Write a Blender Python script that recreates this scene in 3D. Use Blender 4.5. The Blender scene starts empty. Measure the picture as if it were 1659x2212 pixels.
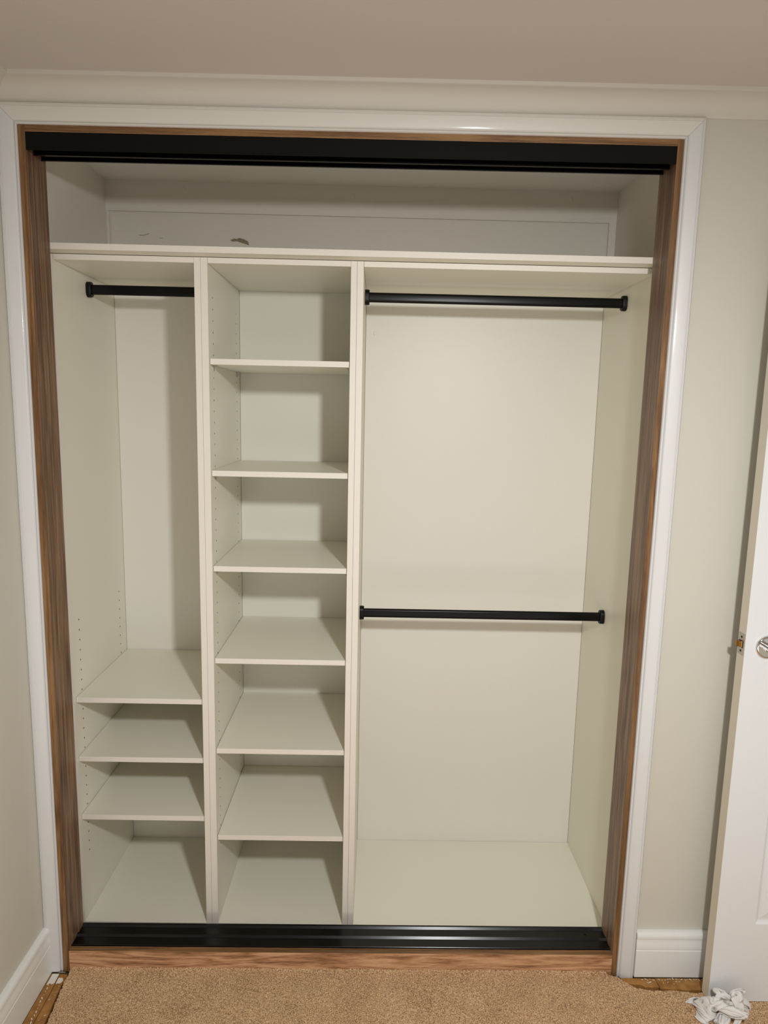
import bpy, bmesh, math, random
import numpy as np
from mathutils import Vector, Matrix
random.seed(4); np.random.seed(4)
S = bpy.context.scene
COL = S.collection

# ------------------------------------------------------------------ camera
cam_d = bpy.data.cameras.new('camera'); cam = bpy.data.objects.new('camera', cam_d); COL.objects.link(cam)
S.camera = cam
CX, CY, CZ = 0.880658, -1.783362, 1.663120
YAW, PITCH, ROLL, FPX = 0.01286, -0.14892, 0.02190, 1454.15
f = Vector((math.sin(YAW)*math.cos(PITCH), math.cos(YAW)*math.cos(PITCH), math.sin(PITCH)))
r = Vector((math.cos(YAW), -math.sin(YAW), 0)); u = r.cross(f)
r2 = r*math.cos(ROLL) + u*math.sin(ROLL); u2 = -r*math.sin(ROLL) + u*math.cos(ROLL)
M = Matrix((r2, u2, -f)).transposed().to_4x4(); M.translation = (CX, CY, CZ)
cam.matrix_world = M
cam_d.sensor_fit = 'VERTICAL'; cam_d.sensor_height = 24.0
cam_d.lens = 24.0*FPX/2212.0
cam_d.clip_start = 0.02

# ------------------------------------------------------------------ world, lights, exposure
W = bpy.data.worlds.new('world'); S.world = W; W.use_nodes = True
W.node_tree.nodes['Background'].inputs[0].default_value = (0.02, 0.02, 0.02, 1)
W.node_tree.nodes['Background'].inputs[1].default_value = 0.0
LAMP = (1.32, -1.75, 2.09)
ld = bpy.data.lights.new('bulb_light', 'SPOT'); ld.energy = 80; ld.spot_size = math.radians(152); ld.spot_blend = 1.0; ld.shadow_soft_size = 0.055
ld.color = (0.94, 0.965, 0.965)
lo = bpy.data.objects.new('bulb_light', ld); lo.location = LAMP; lo.rotation_euler = Vector((-.14, .62, -.77)).to_track_quat('-Z', 'Y').to_euler(); COL.objects.link(lo)
ld2 = bpy.data.lights.new('bounce_fill', 'AREA'); ld2.shape = 'RECTANGLE'; ld2.size = 2.6; ld2.size_y = 2.3  # added fill, no real lamp; stands in for light bounced around the room
ld2.energy = 15; ld2.color = (0.94, 0.965, 0.965)
lo2 = bpy.data.objects.new('bounce_fill', ld2); lo2.location = (1.2, -2.0, .28)
lo2.rotation_euler = (math.radians(155), 0, 0); COL.objects.link(lo2)
S.view_settings.view_transform = 'Standard'; S.view_settings.look = 'None'
S.view_settings.gamma = 1.0; S.view_settings.use_curve_mapping = False
S.view_settings.exposure = 0.50

# ------------------------------------------------------------------ helpers
def lin(c):
    return tuple((x/12.92 if x <= .04045 else ((x+.055)/1.055)**2.4) for x in [v/255 for v in c]) + (1,)

TK = 0.0041           # the old house leans: floor and ceiling rise slightly to the right
def lean(v):
    return (v[0], v[1], v[2] + TK*(v[0]-0.76))

class MB:
    def __init__(s): s.v = []; s.f = []; s.m = []
    def face(s, pts, m=0):
        i = len(s.v); s.v += [tuple(p) for p in pts]; s.f.append(tuple(range(i, i+len(pts)))); s.m.append(m)
    def box(s, x0, x1, y0, y1, z0, z1, m=0, mf=None):
        i = len(s.v)
        s.v += [(x0,y0,z0),(x1,y0,z0),(x1,y1,z0),(x0,y1,z0),(x0,y0,z1),(x1,y0,z1),(x1,y1,z1),(x0,y1,z1)]
        fs = [(0,3,2,1),(4,5,6,7),(0,1,5,4),(1,2,6,5),(2,3,7,6),(3,0,4,7)]   # bottom top front right back left
        for k, q in enumerate(fs):
            s.f.append(tuple(i+j for j in q)); s.m.append(mf.get(k, m) if mf else m)
    def prism(s, prof, fn, a, b, m=0, cap=True):
        """profile points mapped by fn(p, t) at t=a and t=b"""
        n = len(prof); i = len(s.v)
        s.v += [tuple(fn(p, a)) for p in prof] + [tuple(fn(p, b)) for p in prof]
        for k in range(n):
            s.f.append((i+k, i+(k+1) % n, i+n+(k+1) % n, i+n+k)); s.m.append(m)
        if cap:
            s.f.append(tuple(i+k for k in range(n-1, -1, -1))); s.m.append(m)
            s.f.append(tuple(i+n+k for k in range(n))); s.m.append(m)
    def lathe(s, prof, origin, axis, n=32, m=0):
        ax = Vector(axis).normalized(); t = Vector((0,0,1)) if abs(ax.z) < .9 else Vector((1,0,0))
        e1 = ax.cross(t).normalized(); e2 = ax.cross(e1); o = Vector(origin); i = len(s.v)
        for (rr, h) in prof:
            for k in range(n):
                a = 2*math.pi*k/n; s.v.append(tuple(o + ax*h + (e1*math.cos(a)+e2*math.sin(a))*rr))
        for j in range(len(prof)-1):
            for k in range(n):
                s.f.append((i+j*n+k, i+j*n+(k+1) % n, i+(j+1)*n+(k+1) % n, i+(j+1)*n+k)); s.m.append(m)
        s.f.append(tuple(i+k for k in range(n-1,-1,-1))); s.m.append(m)
        s.f.append(tuple(i+(len(prof)-1)*n+k for k in range(n))); s.m.append(m)
    def tube(s, pts, rad, n=12, m=0):
        pts = [Vector(p) for p in pts]; i = len(s.v)
        for j, p in enumerate(pts):
            d = (pts[min(j+1, len(pts)-1)] - pts[max(j-1, 0)]).normalized()
            t = Vector((0,0,1)) if abs(d.z) < .9 else Vector((1,0,0))
            e1 = d.cross(t).normalized(); e2 = d.cross(e1)
            rr = rad[j] if isinstance(rad, (list, tuple)) else rad
            for k in range(n):
                a = 2*math.pi*k/n; s.v.append(tuple(p + (e1*math.cos(a)+e2*math.sin(a))*rr))
        for j in range(len(pts)-1):
            for k in range(n):
                s.f.append((i+j*n+k, i+j*n+(k+1) % n, i+(j+1)*n+(k+1) % n, i+(j+1)*n+k)); s.m.append(m)
        s.f.append(tuple(i+k for k in range(n-1,-1,-1))); s.m.append(m)
        s.f.append(tuple(i+(len(pts)-1)*n+k for k in range(n))); s.m.append(m)
    def build(s, name, mats, parent=None, tilt=False, bevel=0, smooth=False, merge=True, fixn=True, loc=None):
        vs = [lean(v) for v in s.v] if tilt else s.v
        me = bpy.data.meshes.new(name); me.from_pydata([tuple(v) for v in vs], [], s.f)
        if not isinstance(mats, (list, tuple)): mats = [mats]
        for m_ in mats: me.materials.append(m_)
        me.polygons.foreach_set('material_index', s.m)
        bm = bmesh.new(); bm.from_mesh(me)
        if merge: bmesh.ops.remove_doubles(bm, verts=bm.verts, dist=1e-6)
        if fixn: bmesh.ops.recalc_face_normals(bm, faces=bm.faces)
        if bevel:
            ed = [e for e in bm.edges if len(e.link_faces) == 2 and e.calc_face_angle(0) > .6]
            bmesh.ops.bevel(bm, geom=ed, offset=bevel, segments=2, profile=.6, affect='EDGES', clamp_overlap=True)
        if smooth:
            for fc in bm.faces: fc.smooth = True
            for e in bm.edges:
                if len(e.link_faces) == 2 and e.calc_face_angle(0) > .7: e.smooth = False
        bm.to_mesh(me); bm.free()
        o = bpy.data.objects.new(name, me); COL.objects.link(o)
        if parent: o.parent = parent; o.matrix_parent_inverse = Matrix.Translation(-parent.location)
        return o

def empty(name, loc, label=None, cat=None, group=None, kind=None):
    o = bpy.data.objects.new(name, None); o.empty_display_size = .05; o.location = loc; COL.objects.link(o)
    tag(o, label, cat, group, kind); return o
def tag(o, label=None, cat=None, group=None, kind=None):
    if label: o['label'] = label
    if cat: o['category'] = cat
    if group: o['group'] = group
    if kind: o['kind'] = kind
    return o
def struct(o, label=None):
    o['kind'] = 'structure'
    if label: o['label'] = label
    return o

# ------------------------------------------------------------------ materials
def mat(name, col, rough=.5, metal=0.0, bump=None, vary=None, spec=None, coat=0):
    m = bpy.data.materials.new(name); m.use_nodes = True; nt = m.node_tree; b = nt.nodes['Principled BSDF']
    b.inputs['Base Color'].default_value = lin(col); b.inputs['Roughness'].default_value = rough
    b.inputs['Metallic'].default_value = metal
    if spec is not None: b.inputs['Specular IOR Level'].default_value = spec
    if coat: b.inputs['Coat Weight'].default_value = coat; b.inputs['Coat Roughness'].default_value = .09
    tc = nt.nodes.new('ShaderNodeTexCoord')
    if vary:
        n = nt.nodes.new('ShaderNodeTexNoise'); n.inputs['Scale'].default_value = vary[0]; n.inputs['Detail'].default_value = 4
        nt.links.new(tc.outputs['Object'], n.inputs['Vector'])
        rp = nt.nodes.new('ShaderNodeValToRGB'); rp.color_ramp.elements[0].position = .3; rp.color_ramp.elements[1].position = .7
        rp.color_ramp.elements[0].color = lin(vary[1]); rp.color_ramp.elements[1].color = lin(col)
        nt.links.new(n.outputs['Fac'], rp.inputs['Fac']); nt.links.new(rp.outputs['Color'], b.inputs['Base Color'])
    if bump:
        n = nt.nodes.new('ShaderNodeTexNoise'); n.inputs['Scale'].default_value = bump[0]; n.inputs['Detail'].default_value = 5
        mp = nt.nodes.new('ShaderNodeMapping'); nt.links.new(tc.outputs['Object'], mp.inputs['Vector'])
        if len(bump) > 3: mp.inputs['Scale'].default_value = bump[3]
        nt.links.new(mp.outputs['Vector'], n.inputs['Vector'])
        bp = nt.nodes.new('ShaderNodeBump'); bp.inputs['Strength'].default_value = bump[1]; bp.inputs['Distance'].default_value = bump[2]
        nt.links.new(n.outputs['Fac'], bp.inputs['Height']); nt.links.new(bp.outputs['Normal'], b.inputs['Normal'])
    return m

def wood(name, dark, mid, light, axis, seed=0.0, fine=420, rough=.45, stretch=.035, cath=2.2):
    """laminate with fine pores and broad flame figure running along one axis"""
    m = bpy.data.materials.new(name); m.use_nodes = True; nt = m.node_tree; b = nt.nodes['Principled BSDF']; L = nt.links.new
    b.inputs['Roughness'].default_value = rough
    tc = nt.nodes.new('ShaderNodeTexCoord')
    def mapped(sc):
        mp = nt.nodes.new('ShaderNodeMapping'); v = [sc]*3; v['xyz'.index(axis)] = sc*stretch
        mp.inputs['Scale'].default_value = v; mp.inputs['Location'].default_value = (seed, seed*1.7, seed*.6)
        L(tc.outputs['Object'], mp.inputs['Vector']); return mp
    def noise(sc, det, dist=0.):
        mp = mapped(sc); n = nt.nodes.new('ShaderNodeTexNoise'); n.inputs['Scale'].default_value = 1; n.inputs['Detail'].default_value = det
        n.inputs['Distortion'].default_value = dist; L(mp.outputs['Vector'], n.inputs['Vector']); return n
    broad = noise(9*cath, 3, .6); fine_n = noise(fine, 3); midn = noise(95, 4, .3)
    # flame figure: bands cut from the broad noise
    mul = nt.nodes.new('ShaderNodeMath'); mul.operation = 'MULTIPLY'; mul.inputs[1].default_value = 14
    L(broad.outputs['Fac'], mul.inputs[0])
    sn = nt.nodes.new('ShaderNodeMath'); sn.operation = 'PINGPONG'; sn.inputs[1].default_value = 1.0; L(mul.outputs[0], sn.inputs[0])
    mx1 = nt.nodes.new('ShaderNodeMath'); mx1.operation = 'MULTIPLY_ADD'; mx1.inputs[1].default_value = .30; mx1.inputs[2].default_value = 0
    L(sn.outputs[0], mx1.inputs[0])
    mx2 = nt.nodes.new('ShaderNodeMath'); mx2.operation = 'MULTIPLY_ADD'; mx2.inputs[1].default_value = .75
    L(midn.outputs['Fac'], mx2.inputs[0]); L(mx1.outputs[0], mx2.inputs[2])
    mx3 = nt.nodes.new('ShaderNodeMath'); mx3.operation = 'MULTIPLY_ADD'; mx3.inputs[1].default_value = .55
    L(fine_n.outputs['Fac'], mx3.inputs[0]); L(mx2.outputs[0], mx3.inputs[2])
    rp = nt.nodes.new('ShaderNodeValToRGB'); e = rp.color_ramp.elements
    e[0].position = .55; e[0].color = lin(dark); e[1].position = 1.05; e[1].color = lin(light)
    k = e.new(.80); k.color = lin(mid)
    L(mx3.outputs[0], rp.inputs['Fac']); L(rp.outputs['Color'], b.inputs['Base Color'])
    bp = nt.nodes.new('ShaderNodeBump'); bp.inputs['Strength'].default_value = .25; bp.inputs['Distance'].default_value = .0006
    L(fine_n.outputs['Fac'], bp.inputs['Height']); L(bp.outputs['Normal'], b.inputs['Normal'])
    return m

MEL = mat('white_melamine', (238, 234, 219), .42, bump=(900, .12, .0002))
MELE = mat('white_melamine_edge', (236, 228, 217), .42)
MELB = mat('white_melamine_back', (233, 229, 218), .42, bump=(900, .12, .0002))
WALL = mat('wall_paint', (209, 204, 192), .62, bump=(260, .15, .0006))
CEIL = mat('ceiling_paint', (214, 205, 196), .85, bump=(200, .2, .0006))
CORN = mat('cornice_paint', (216, 209, 198), .6, bump=(200, .15, .0005))
CLOSC = mat('closet_paint_bounce_lit', (242, 238, 228), .8, bump=(140, .3, .0012))  # closet paint lightened; the bounced light is put into its colour
CLOS = mat('closet_paint', (234, 227, 216), .75, bump=(140, .3, .0012))
TRIM = mat('gloss_trim_paint', (220, 219, 218), .42, bump=(60, .35, .0012, (1, 1, .12)), coat=.3)
TRIMH = mat('gloss_head_trim_paint', (226, 222, 216), .42, bump=(60, .35, .0012, (.12, 1, 1)), coat=.3)
BASE = mat('gloss_skirting_paint', (238, 237, 234), .3, bump=(90, .15, .0006))
DOORM = mat('door_paint', (231, 232, 233), .38, bump=(330, .35, .0008, (1, 1, .06)))
DEDGE = mat('door_edge_paint', (222, 213, 196), .5, bump=(200, .2, .0004))
BLACK = mat('black_powder_coat', (9, 9, 9), .24, spec=.3, bump=(1500, .1, .0001))
BLACKF = mat('black_satin_fascia', (11, 11, 8), .6, spec=.15)
RODM = mat('black_satin_tube', (6, 6, 6), .30, spec=.22)
SOCK = mat('black_plastic', (8, 8, 8), .42, spec=.25)
CHROME = mat('chrome', (225, 225, 225), .06, 1.0)
NICKEL = mat('brushed_nickel', (190, 186, 176), .38, 1.0)
BRASS = mat('brass', (176, 134, 74), .3, 1.0)
DARK = mat('dark_recess', (42, 36, 28), .9)
HOLE = mat('drilled_chipboard_shaded', (58, 47, 34), .9)  # chipboard tone darkened, so the holes' shade is put into the colour
PATCH = mat('bare_plaster_patch', (158, 146, 120), .9, vary=(160, (136, 124, 100)))
FLAKE = mat('white_paint_flake', (232, 228, 218), .6)
JAMB = wood('walnut_laminate_upright', (84, 60, 44), (124, 94, 70), (150, 118, 90), 'z', 1.3)
JAMBR = wood('walnut_laminate_upright_right', (90, 66, 50), (124, 98, 76), (150, 122, 98), 'z', 8.1)
SILL = wood('walnut_laminate_across', (128, 88, 60), (190, 141, 103), (216, 171, 132), 'x', 4.4, cath=2.6, fine=700, stretch=.075)
EDGE = wood('oak_edge_band_upright', (92, 62, 34), (126, 90, 54), (150, 112, 72), 'z', 2.2, fine=800)
EDGEX = wood('oak_edge_band_across', (96, 66, 38), (132, 96, 60), (156, 118, 76), 'x', 6.2, fine=800)
PINE = mat('old_pine', (182, 132, 70), .7, bump=(80, .6, .002, (1, .2, 1)), vary=(45, (142, 96, 42)))
SUBF = mat('chipboard_subfloor', (120, 88, 52), .9, bump=(120, .5, .002), vary=(70, (84, 60, 34)))

def carpet_mat():
    m = bpy.data.materials.new('tan_carpet'); m.use_nodes = True; nt = m.node_tree; b = nt.nodes['Principled BSDF']; L = nt.links.new
    b.inputs['Roughness'].default_value = .95; b.inputs['Specular IOR Level'].default_value = .1
    b.inputs['Sheen Weight'].default_value = .2
    tc = nt.nodes.new('ShaderNodeTexCoord')
    n = nt.nodes.new('ShaderNodeTexNoise'); n.inputs['Scale'].default_value = 330; n.inputs['Detail'].default_value = 3
    n2 = nt.nodes.new('ShaderNodeTexNoise'); n2.inputs['Scale'].default_value = 9; n2.inputs['Detail'].default_value = 3
    L(tc.outputs['Object'], n.inputs['Vector']); L(tc.outputs['Object'], n2.inputs['Vector'])
    a = nt.nodes.new('ShaderNodeMath'); a.operation = 'MULTIPLY_ADD'; a.inputs[1].default_value = .12
    L(n2.outputs['Fac'], a.inputs[0]); L(n.outputs['Fac'], a.inputs[2])
    rp = nt.nodes.new('ShaderNodeValToRGB'); e = rp.color_ramp.elements
    e[0].position = .38; e[0].color = lin((128, 92, 58)); e[1].position = .74; e[1].color = lin((246, 212, 172))
    k = e.new(.56); k.color = lin((208, 168, 126))
    L(a.outputs[0], rp.inputs['Fac']); L(rp.outputs['Color'], b.inputs['Base Color'])
    bp = nt.nodes.new('ShaderNodeBump'); bp.inputs['Strength'].default_value = .5; bp.inputs['Distance'].default_value = .003
    L(n.outputs['Fac'], bp.inputs['Height']); L(bp.outputs['Normal'], b.inputs['Normal'])
    return m
CARPET = carpet_mat()

# ------------------------------------------------------------------ room shell
RX0, RX1, RY0, RZ = -0.066, 2.72, -3.35, 2.447
FW = 0.008                      # face of the wall that holds the wardrobe opening
OX0, OX1, OZ = -0.0174, 1.6295, 2.3425     # opening taken up by the timber frame
m = MB(); m.box(RX0-.1, RX1+.1, RY0-.1, .70, -.06, -.012); struct(m.build('floor', SUBF, tilt=True))
m = MB(); m.box(RX0-.1, RX1+.1, RY0-.1, FW, RZ, RZ+.05); struct(m.build('ceiling', CEIL, tilt=True))
m = MB(); m.box(RX0-.1, RX0, RY0, FW, -.012, RZ); struct(m.build('wall_left', WALL, tilt=True))
m = MB(); m.box(RX1, RX1+.1, RY0, FW, -.012, RZ); struct(m.build('wall_right', WALL, tilt=True))
m = MB(); m.box(RX0-.1, RX1+.1, RY0-.1, RY0, -.012, RZ); struct(m.build('wall_front', WALL, tilt=True))
m = MB()
m.box(RX0-.1, OX0, FW, FW+.09, -.012, RZ+.05)
m.box(OX1, RX1+.1, FW, FW+.09, -.012, RZ+.05)
m.box(OX0, OX1, FW, FW+.09, OZ, RZ+.05)
struct(m.build('wall_back', WALL, tilt=True))
# closet interior
CLX0, CLX1, CLY, CLZ = -0.040, 1.6745, .605, 2.404
m = MB(); m.box(CLX0-.05, CLX0, FW+.092, CLY+.05, -.01, CLZ); struct(m.build('wall_closet_left', CLOS))
m = MB(); m.box(CLX1, CLX1+.05, FW+.092, CLY+.05, -.01, CLZ); struct(m.build('wall_closet_right', CLOS))
m = MB()   # back wall: proud band on top, recessed sheet with side strips below
m.box(CLX0, CLX1, CLY+.004, CLY+.05, -.01, CLZ)
m.box(CLX0, CLX1, CLY-.004, CLY+.004, 2.3065, CLZ)
m.box(CLX0, CLX0+.008, CLY-.001, CLY+.004, 2.092, 2.3065); m.box(CLX1-.024, CLX1, CLY-.003, CLY+.004, 2.092, 2.3065)
m.box(CLX0+.013, CLX1-.028, CLY+.0005, CLY+.004, 2.06, 2.300)
pp = [(.3718,2.2216),(.3859,2.2279),(.3935,2.2262),(.403,2.2298),(.4201,2.2258),(.4326,2.2186),(.4356,2.2068),(.4231,2.2109),(.4076,2.215),(.3951,2.2192),(.3811,2.2174)]
m.face([(x, CLY-.0002, z) for x, z in pp], 1)
sc = [(.0655,2.2307),(.0842,2.2312),(.0999,2.2362)]
m.face([(x, CLY-.0002, z+.0008) for x, z in sc]+[(x, CLY-.0002, z-.0008) for x, z in reversed(sc)], 1)
m.face([(.135,CLY-.0002,2.224),(.146,CLY-.0002,2.2235),(.146,CLY-.0002,2.2222),(.135,CLY-.0002,2.2228)], 1)
for x, z in ((.2179,2.3785),(.7837,2.372),(1.5165,2.3797)):
    m.lathe([(.0085,0),(.0075,.0016),(.004,.0028),(.001,.003)], (x, CLY-.004, z), (0,-1,0), 16)
struct(m.build('wall_closet_back', [CLOS, PATCH], fixn=False))
m = MB(); m.box(CLX0-.05, CLX1+.05, FW+.092, CLY+.05, CLZ, CLZ+.04); struct(m.build('ceiling_closet', CLOSC))

# cornice: cove with a flat lip on the ceiling and one on the wall
def cove_profile(p=.0535):
    pts = [(0, 0), (p, 0), (p, -.0075), (p-.002, -.009)]
    for k in range(1, 12):
        a = math.radians(90*k/12); pts.append((p-.004-(p-.010)*math.sin(a)*1.0, -.009-(p-.013)*(1-math.cos(a))))
    pts += [(.0055, -p+.003), (.004, -p), (0, -p)]
    return pts
cp = cove_profile()
m = MB(); m.prism(cp, lambda q, t: (RX0+q[0] if t == 0 else RX1, FW-q[0], RZ+q[1]), 0, 1)
struct(m.build('trim_1', CORN, tilt=True, smooth=True))
m = MB(); m.prism(cp, lambda q, t: (RX0+q[0], FW-q[0]-.0004 if t == 0 else RY0, RZ+q[1]), 0, 1)
struct(m.build('trim_2', CORN, tilt=True, smooth=True))

# architraves: moulded casing with mitred corners
AP = [(0,0),(0,-.0095),(.0015,-.0115),(.0040,-.0115),(.0052,-.0080),(.0062,-.0080),(.0075,-.0130),(.0105,-.0158),(.0380,-.0176),(.0395,-.0160),(.0405,-.0176),
      (.0430,-.0172),(.0440,-.0156),(.0452,-.0166),(.0480,-.0140),(.0490,-.010),(.0490,0)]
g = .00025
m = MB(); m.prism(AP, lambda q, t: (OX0-.001-q[0]*.985, FW+q[1], .006 if t == 0 else OZ+.001+q[0]-g), 0, 1)
struct(m.build('trim_3', TRIM, tilt=True, smooth=True))
m = MB(); m.prism(AP, lambda q, t: (OX1+.001+q[0], FW+q[1], -.001 if t == 0 else OZ+.001+q[0]-g), 0, 1)
struct(m.build('trim_4', TRIM, tilt=True, smooth=True))
m = MB(); m.prism(AP, lambda q, t: ((OX0-.001-q[0]*.985+g) if t == 0 else (OX1+.001+q[0]-g), FW+q[1], OZ+.001+q[0]), 0, 1)
struct(m.build('trim_5', TRIMH, tilt=True, smooth=True))

# skirting boards
BP = [(0,.005),(-.018,.005),(-.018,.092),(-.0165,.0935),(-.0165,.0955),(-.018,.097),(-.0185,.104),(-.0165,.114),(-.0145,.126),(-.0145,.129),(-.0172,.1305),(-.018,.139),(-.0155,.1465),(-.010,.150),(0,.150)]
m = MB(); m.prism(BP, lambda q, t: (t, FW+q[0]-.0002, q[1]), OX1+.0505, RX1)
struct(m.build('baseboard_back', BASE, tilt=True, smooth=True))
m = MB(); m.prism(BP, lambda q, t: (RX0-q[0], t, q[1]), RY0, FW-.0135)
struct(m.build('baseboard_left', BASE, tilt=True, smooth=True))

# ------------------------------------------------------------------ carpet
def interp(x, xs, ys): return np.interp(x, xs, ys)
bx = [-.02, 1.5864, 1.6249, 1.6386, 1.6695, 1.7023, 1.7691, 1.8344, 2.72]
by = [.0, .0, -.0120, -.0294, -.0564, -.0591, -.0614, -.0669, -.067]
ly = [-3.35, -.30, -.1877, -.1424, -.0978, -.0511, -.012, .003]
lx = [.02, .019, .0163, .0133, .0077, .0031, .0027, -.0013]
def make_carpet():
    NX, NY = 1330, 190
    xs = np.linspace(0, 1, NX)**1.0 * (2.10+.0013) - .0013
    V = np.linspace(0, 1, NY)
    X, VV = np.meshgrid(xs, V)
    YB = interp(X, bx, by)
    YB = YB + .0018*np.sin(X*61)*(X > 1.6) + .0006*np.sin(X*143)
    Y = YB + (-.285 - YB)*VV
    XL = interp(Y, ly, lx) + .0012*np.sin(Y*170) + .0008*np.sin(Y*420)
    # slide each row so it starts at the cut edge
    X = XL + (X + .0013)*( (2.10 - XL)/(2.10 + .0013) )
    n = X.shape
    Z = .0105 + np.random.rand(*n)*.0032 + .0012*np.sin(X*23+Y*31)*np.sin(Y*47)
    X = X + (np.random.rand(*n)-.5)*.0013; Y = Y + (np.random.rand(*n)-.5)*.0011
    edge = np.minimum(VV*NY/3.0, 1.0); edge2 = np.minimum(np.arange(NX)[None, :]/3.0, 1.0)*np.ones(n)
    e = np.minimum(edge + (interp(X, bx, by) > -.004)*1.0, 1.0); e = np.minimum(e, edge2)
    Z = -.010 + (Z + .010)*(.25 + .75*e)
    # pile stands a little taller where it meets the sill
    Z = Z + .0035*np.exp(-(np.abs(Y)/.006))*(X < 1.6)*(X > .01)
    Z = Z + TK*(X-.76)
    co = np.stack([X, Y, Z], -1).reshape(-1, 3)
    i = np.arange(n[0]*n[1]).reshape(n)
    q = np.stack([i[:-1, :-1], i[1:, :-1], i[1:, 1:], i[:-1, 1:]], -1).reshape(-1, 4)
    # coarse remainder of the room
    far = [(-.0, -.285), (2.10, -.285), (2.10, -.067), (2.715, -.067), (2.715, -3.34), (-.045, -3.34)]
    xl = float(interp(-.285, ly, lx)); 
    fv = [(xl, -.285), (2.10, -.285), (2.715, -.285), (2.715, -3.34), (.02, -3.34), (2.10, -.067), (2.715, -.067)]
    b0 = len(co); co = np.vstack([co, np.array([(x, y, .012+TK*(x-.76)) for x, y in fv])])
    me = bpy.data.meshes.new('carpet')
    nq = len(q) + 2
    allq = np.vstack([q, [[b0+1, b0, b0+4, b0+3], [b0+5, b0+1, b0+2, b0+6]]])
    me.vertices.add(len(co)); me.vertices.foreach_set('co', co.ravel())
    me.loops.add(nq*4+3); me.polygons.add(nq+1)
    li = np.concatenate([allq.ravel(), [b0+1, b0+3, b0+2]]); me.loops.foreach_set('vertex_index', li.astype(np.int32))
    me.polygons.foreach_set('loop_start', np.arange(0, (nq+1)*4, 4)[:nq+1].astype(np.int32))
    me.update(calc_edges=True); me.validate()
    me.materials.append(CARPET)
    o = bpy.data.objects.new('carpet', me); COL.objects.link(o); return o
tag(make_carpet(), 'tan cut pile carpet covering the floor up to the wooden sill', 'carpet', kind='stuff')

# ------------------------------------------------------------------ bare timber strips beside the cut carpet
def strip(name, pts, z0, z1, label, flakes, seed, paint=None):
    rnd = random.Random(seed)
    m = MB(); n = len(pts)
    lo = [(x, y, z0) for x, y in pts]; hi = [(x, y, z1) for x, y in pts]
    m.face(hi); m.face(lo[::-1])
    for k in range(n):
        m.face([lo[k], lo[(k+1) % n], hi[(k+1) % n], hi[k]])
    if paint: m.face([(x, y, z1+.0003) for x, y in paint], 1)
    for (x, y, s, a) in flakes:      # splashes of old wall paint on the timber
        k = rnd.randint(4, 6)
        m.face([(x+s*math.cos(a)*math.cos(t)*1.8 - s*math.sin(a)*math.sin(t)*.6, y+s*math.sin(a)*math.cos(t)*1.8+s*math.cos(a)*math.sin(t)*.6, z1+.0004) for t in [2*math.pi*j/k+rnd.random()*.5 for j in range(k)]], 1)
    o = m.build(name, [PINE, FLAKE], tilt=True, fixn=False)
    tag(o, label, 'timber strip', group='bare timber strips at the carpet edge'); return o
rn = random.Random(5)
fl = [(-.040+.0008*k+rn.random()*.003, -.03-.011*k, .0012+rn.random()*.0018, 1.5+rn.random()) for k in range(18)]
strip('timber_strip', [(-.0475,-.012),(-.0235,-.012),(-.0205,-.08),(-.019,-.40),(-.0475,-.40)], -.012, .0035,
      'bare wooden strip right against the left skirting board, white paint at its end', fl, 1,
      [(-.044,-.0125),(-.0242,-.0125),(-.0235,-.046),(-.030,-.050),(-.035,-.046),(-.044,-.052)])
fl = [(-.012, -.10, .002, 1.), (-.004, -.085, .0012, .4), (.0, -.15, .002, .9), (-.010, -.165, .0012, .2), (-.006,-.055,.0014,2.)]
strip('timber_strip', [(-.0215,-.012),(.0005,-.0145),(-.0008,-.052),(.003,-.10),(.009,-.15),(.012,-.40),(-.0172,-.40),(-.0185,-.08)], -.012, .0028,
      'bare wooden strip between the cut left carpet edge and its twin by the skirting', fl, 2,
      [(-.0208,-.026),(-.008,-.026),(-.003,-.036),(-.006,-.045),(-.0195,-.047)])
fl = [(1.70+.0085*k+rn.random()*.004, -.0145-rn.random()*.005, .0012+rn.random()*.0014, rn.random()*3) for k in range(22)]
fl += [(1.722,-.026,.003,.3),(1.715,-.028,.002,-.5),(1.76,-.030,.0013,0),(1.79,-.033,.0013,0),(1.774,-.028,.0016,1),(1.80,-.024,.002,.1),(1.81,-.025,.0018,.1)]
strip('timber_strip', [(1.640,-.0115),(1.742,-.0125),(1.742,-.0435),(1.700,-.0440),(1.694,-.036),(1.640,-.031)], -.012, .003,
      'short bare wooden strip under the right skirting next to the door casing', [q for q in fl if q[0] < 1.738], 3)
strip('timber_strip', [(1.743,-.0125),(1.90,-.0125),(1.90,-.052),(1.82,-.0535),(1.743,-.050)], -.012, .0042,
      'longer bare wooden strip under the right skirting, running behind the open door', [q for q in fl if 1.745 < q[0] < 1.89], 4)

# ------------------------------------------------------------------ timber frame lining the opening
JD = .1031; TH = .0174
fr = empty('opening_frame', (.8, 0, 0), 'walnut-look wooden frame lining the wardrobe opening inside the white casing', 'frame')
m = MB(); m.box(OX0, 0, 0, JD, 0, 2.3425, 0, {2: 1}); m.build('side_board', [JAMB, EDGE], fr, tilt=True, bevel=.0004)
m = MB(); m.box(1.6144, OX1, 0, JD, 0, 2.3425, 0, {2: 1}); m.build('side_board', [JAMBR, EDGE], fr, tilt=True, bevel=.0004)
m = MB(); m.box(.0004, 1.6140, .0004, JD, 2.3272, 2.3425, 0, {2: 1}); m.build('head_board', [SILL, EDGEX], fr, tilt=True, bevel=.0004)
m = MB(); m.box(.0004, 1.6140, 0, .0175, .0005, .068, 0, {1: 1}); m.build('sill_board', [SILL, EDGEX], fr, tilt=True, bevel=.0004)
m = MB(); m.box(.0004, 1.6140, .0180, JD, .045, .068); m.build('base_board', [SILL], fr, tilt=True)

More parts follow.
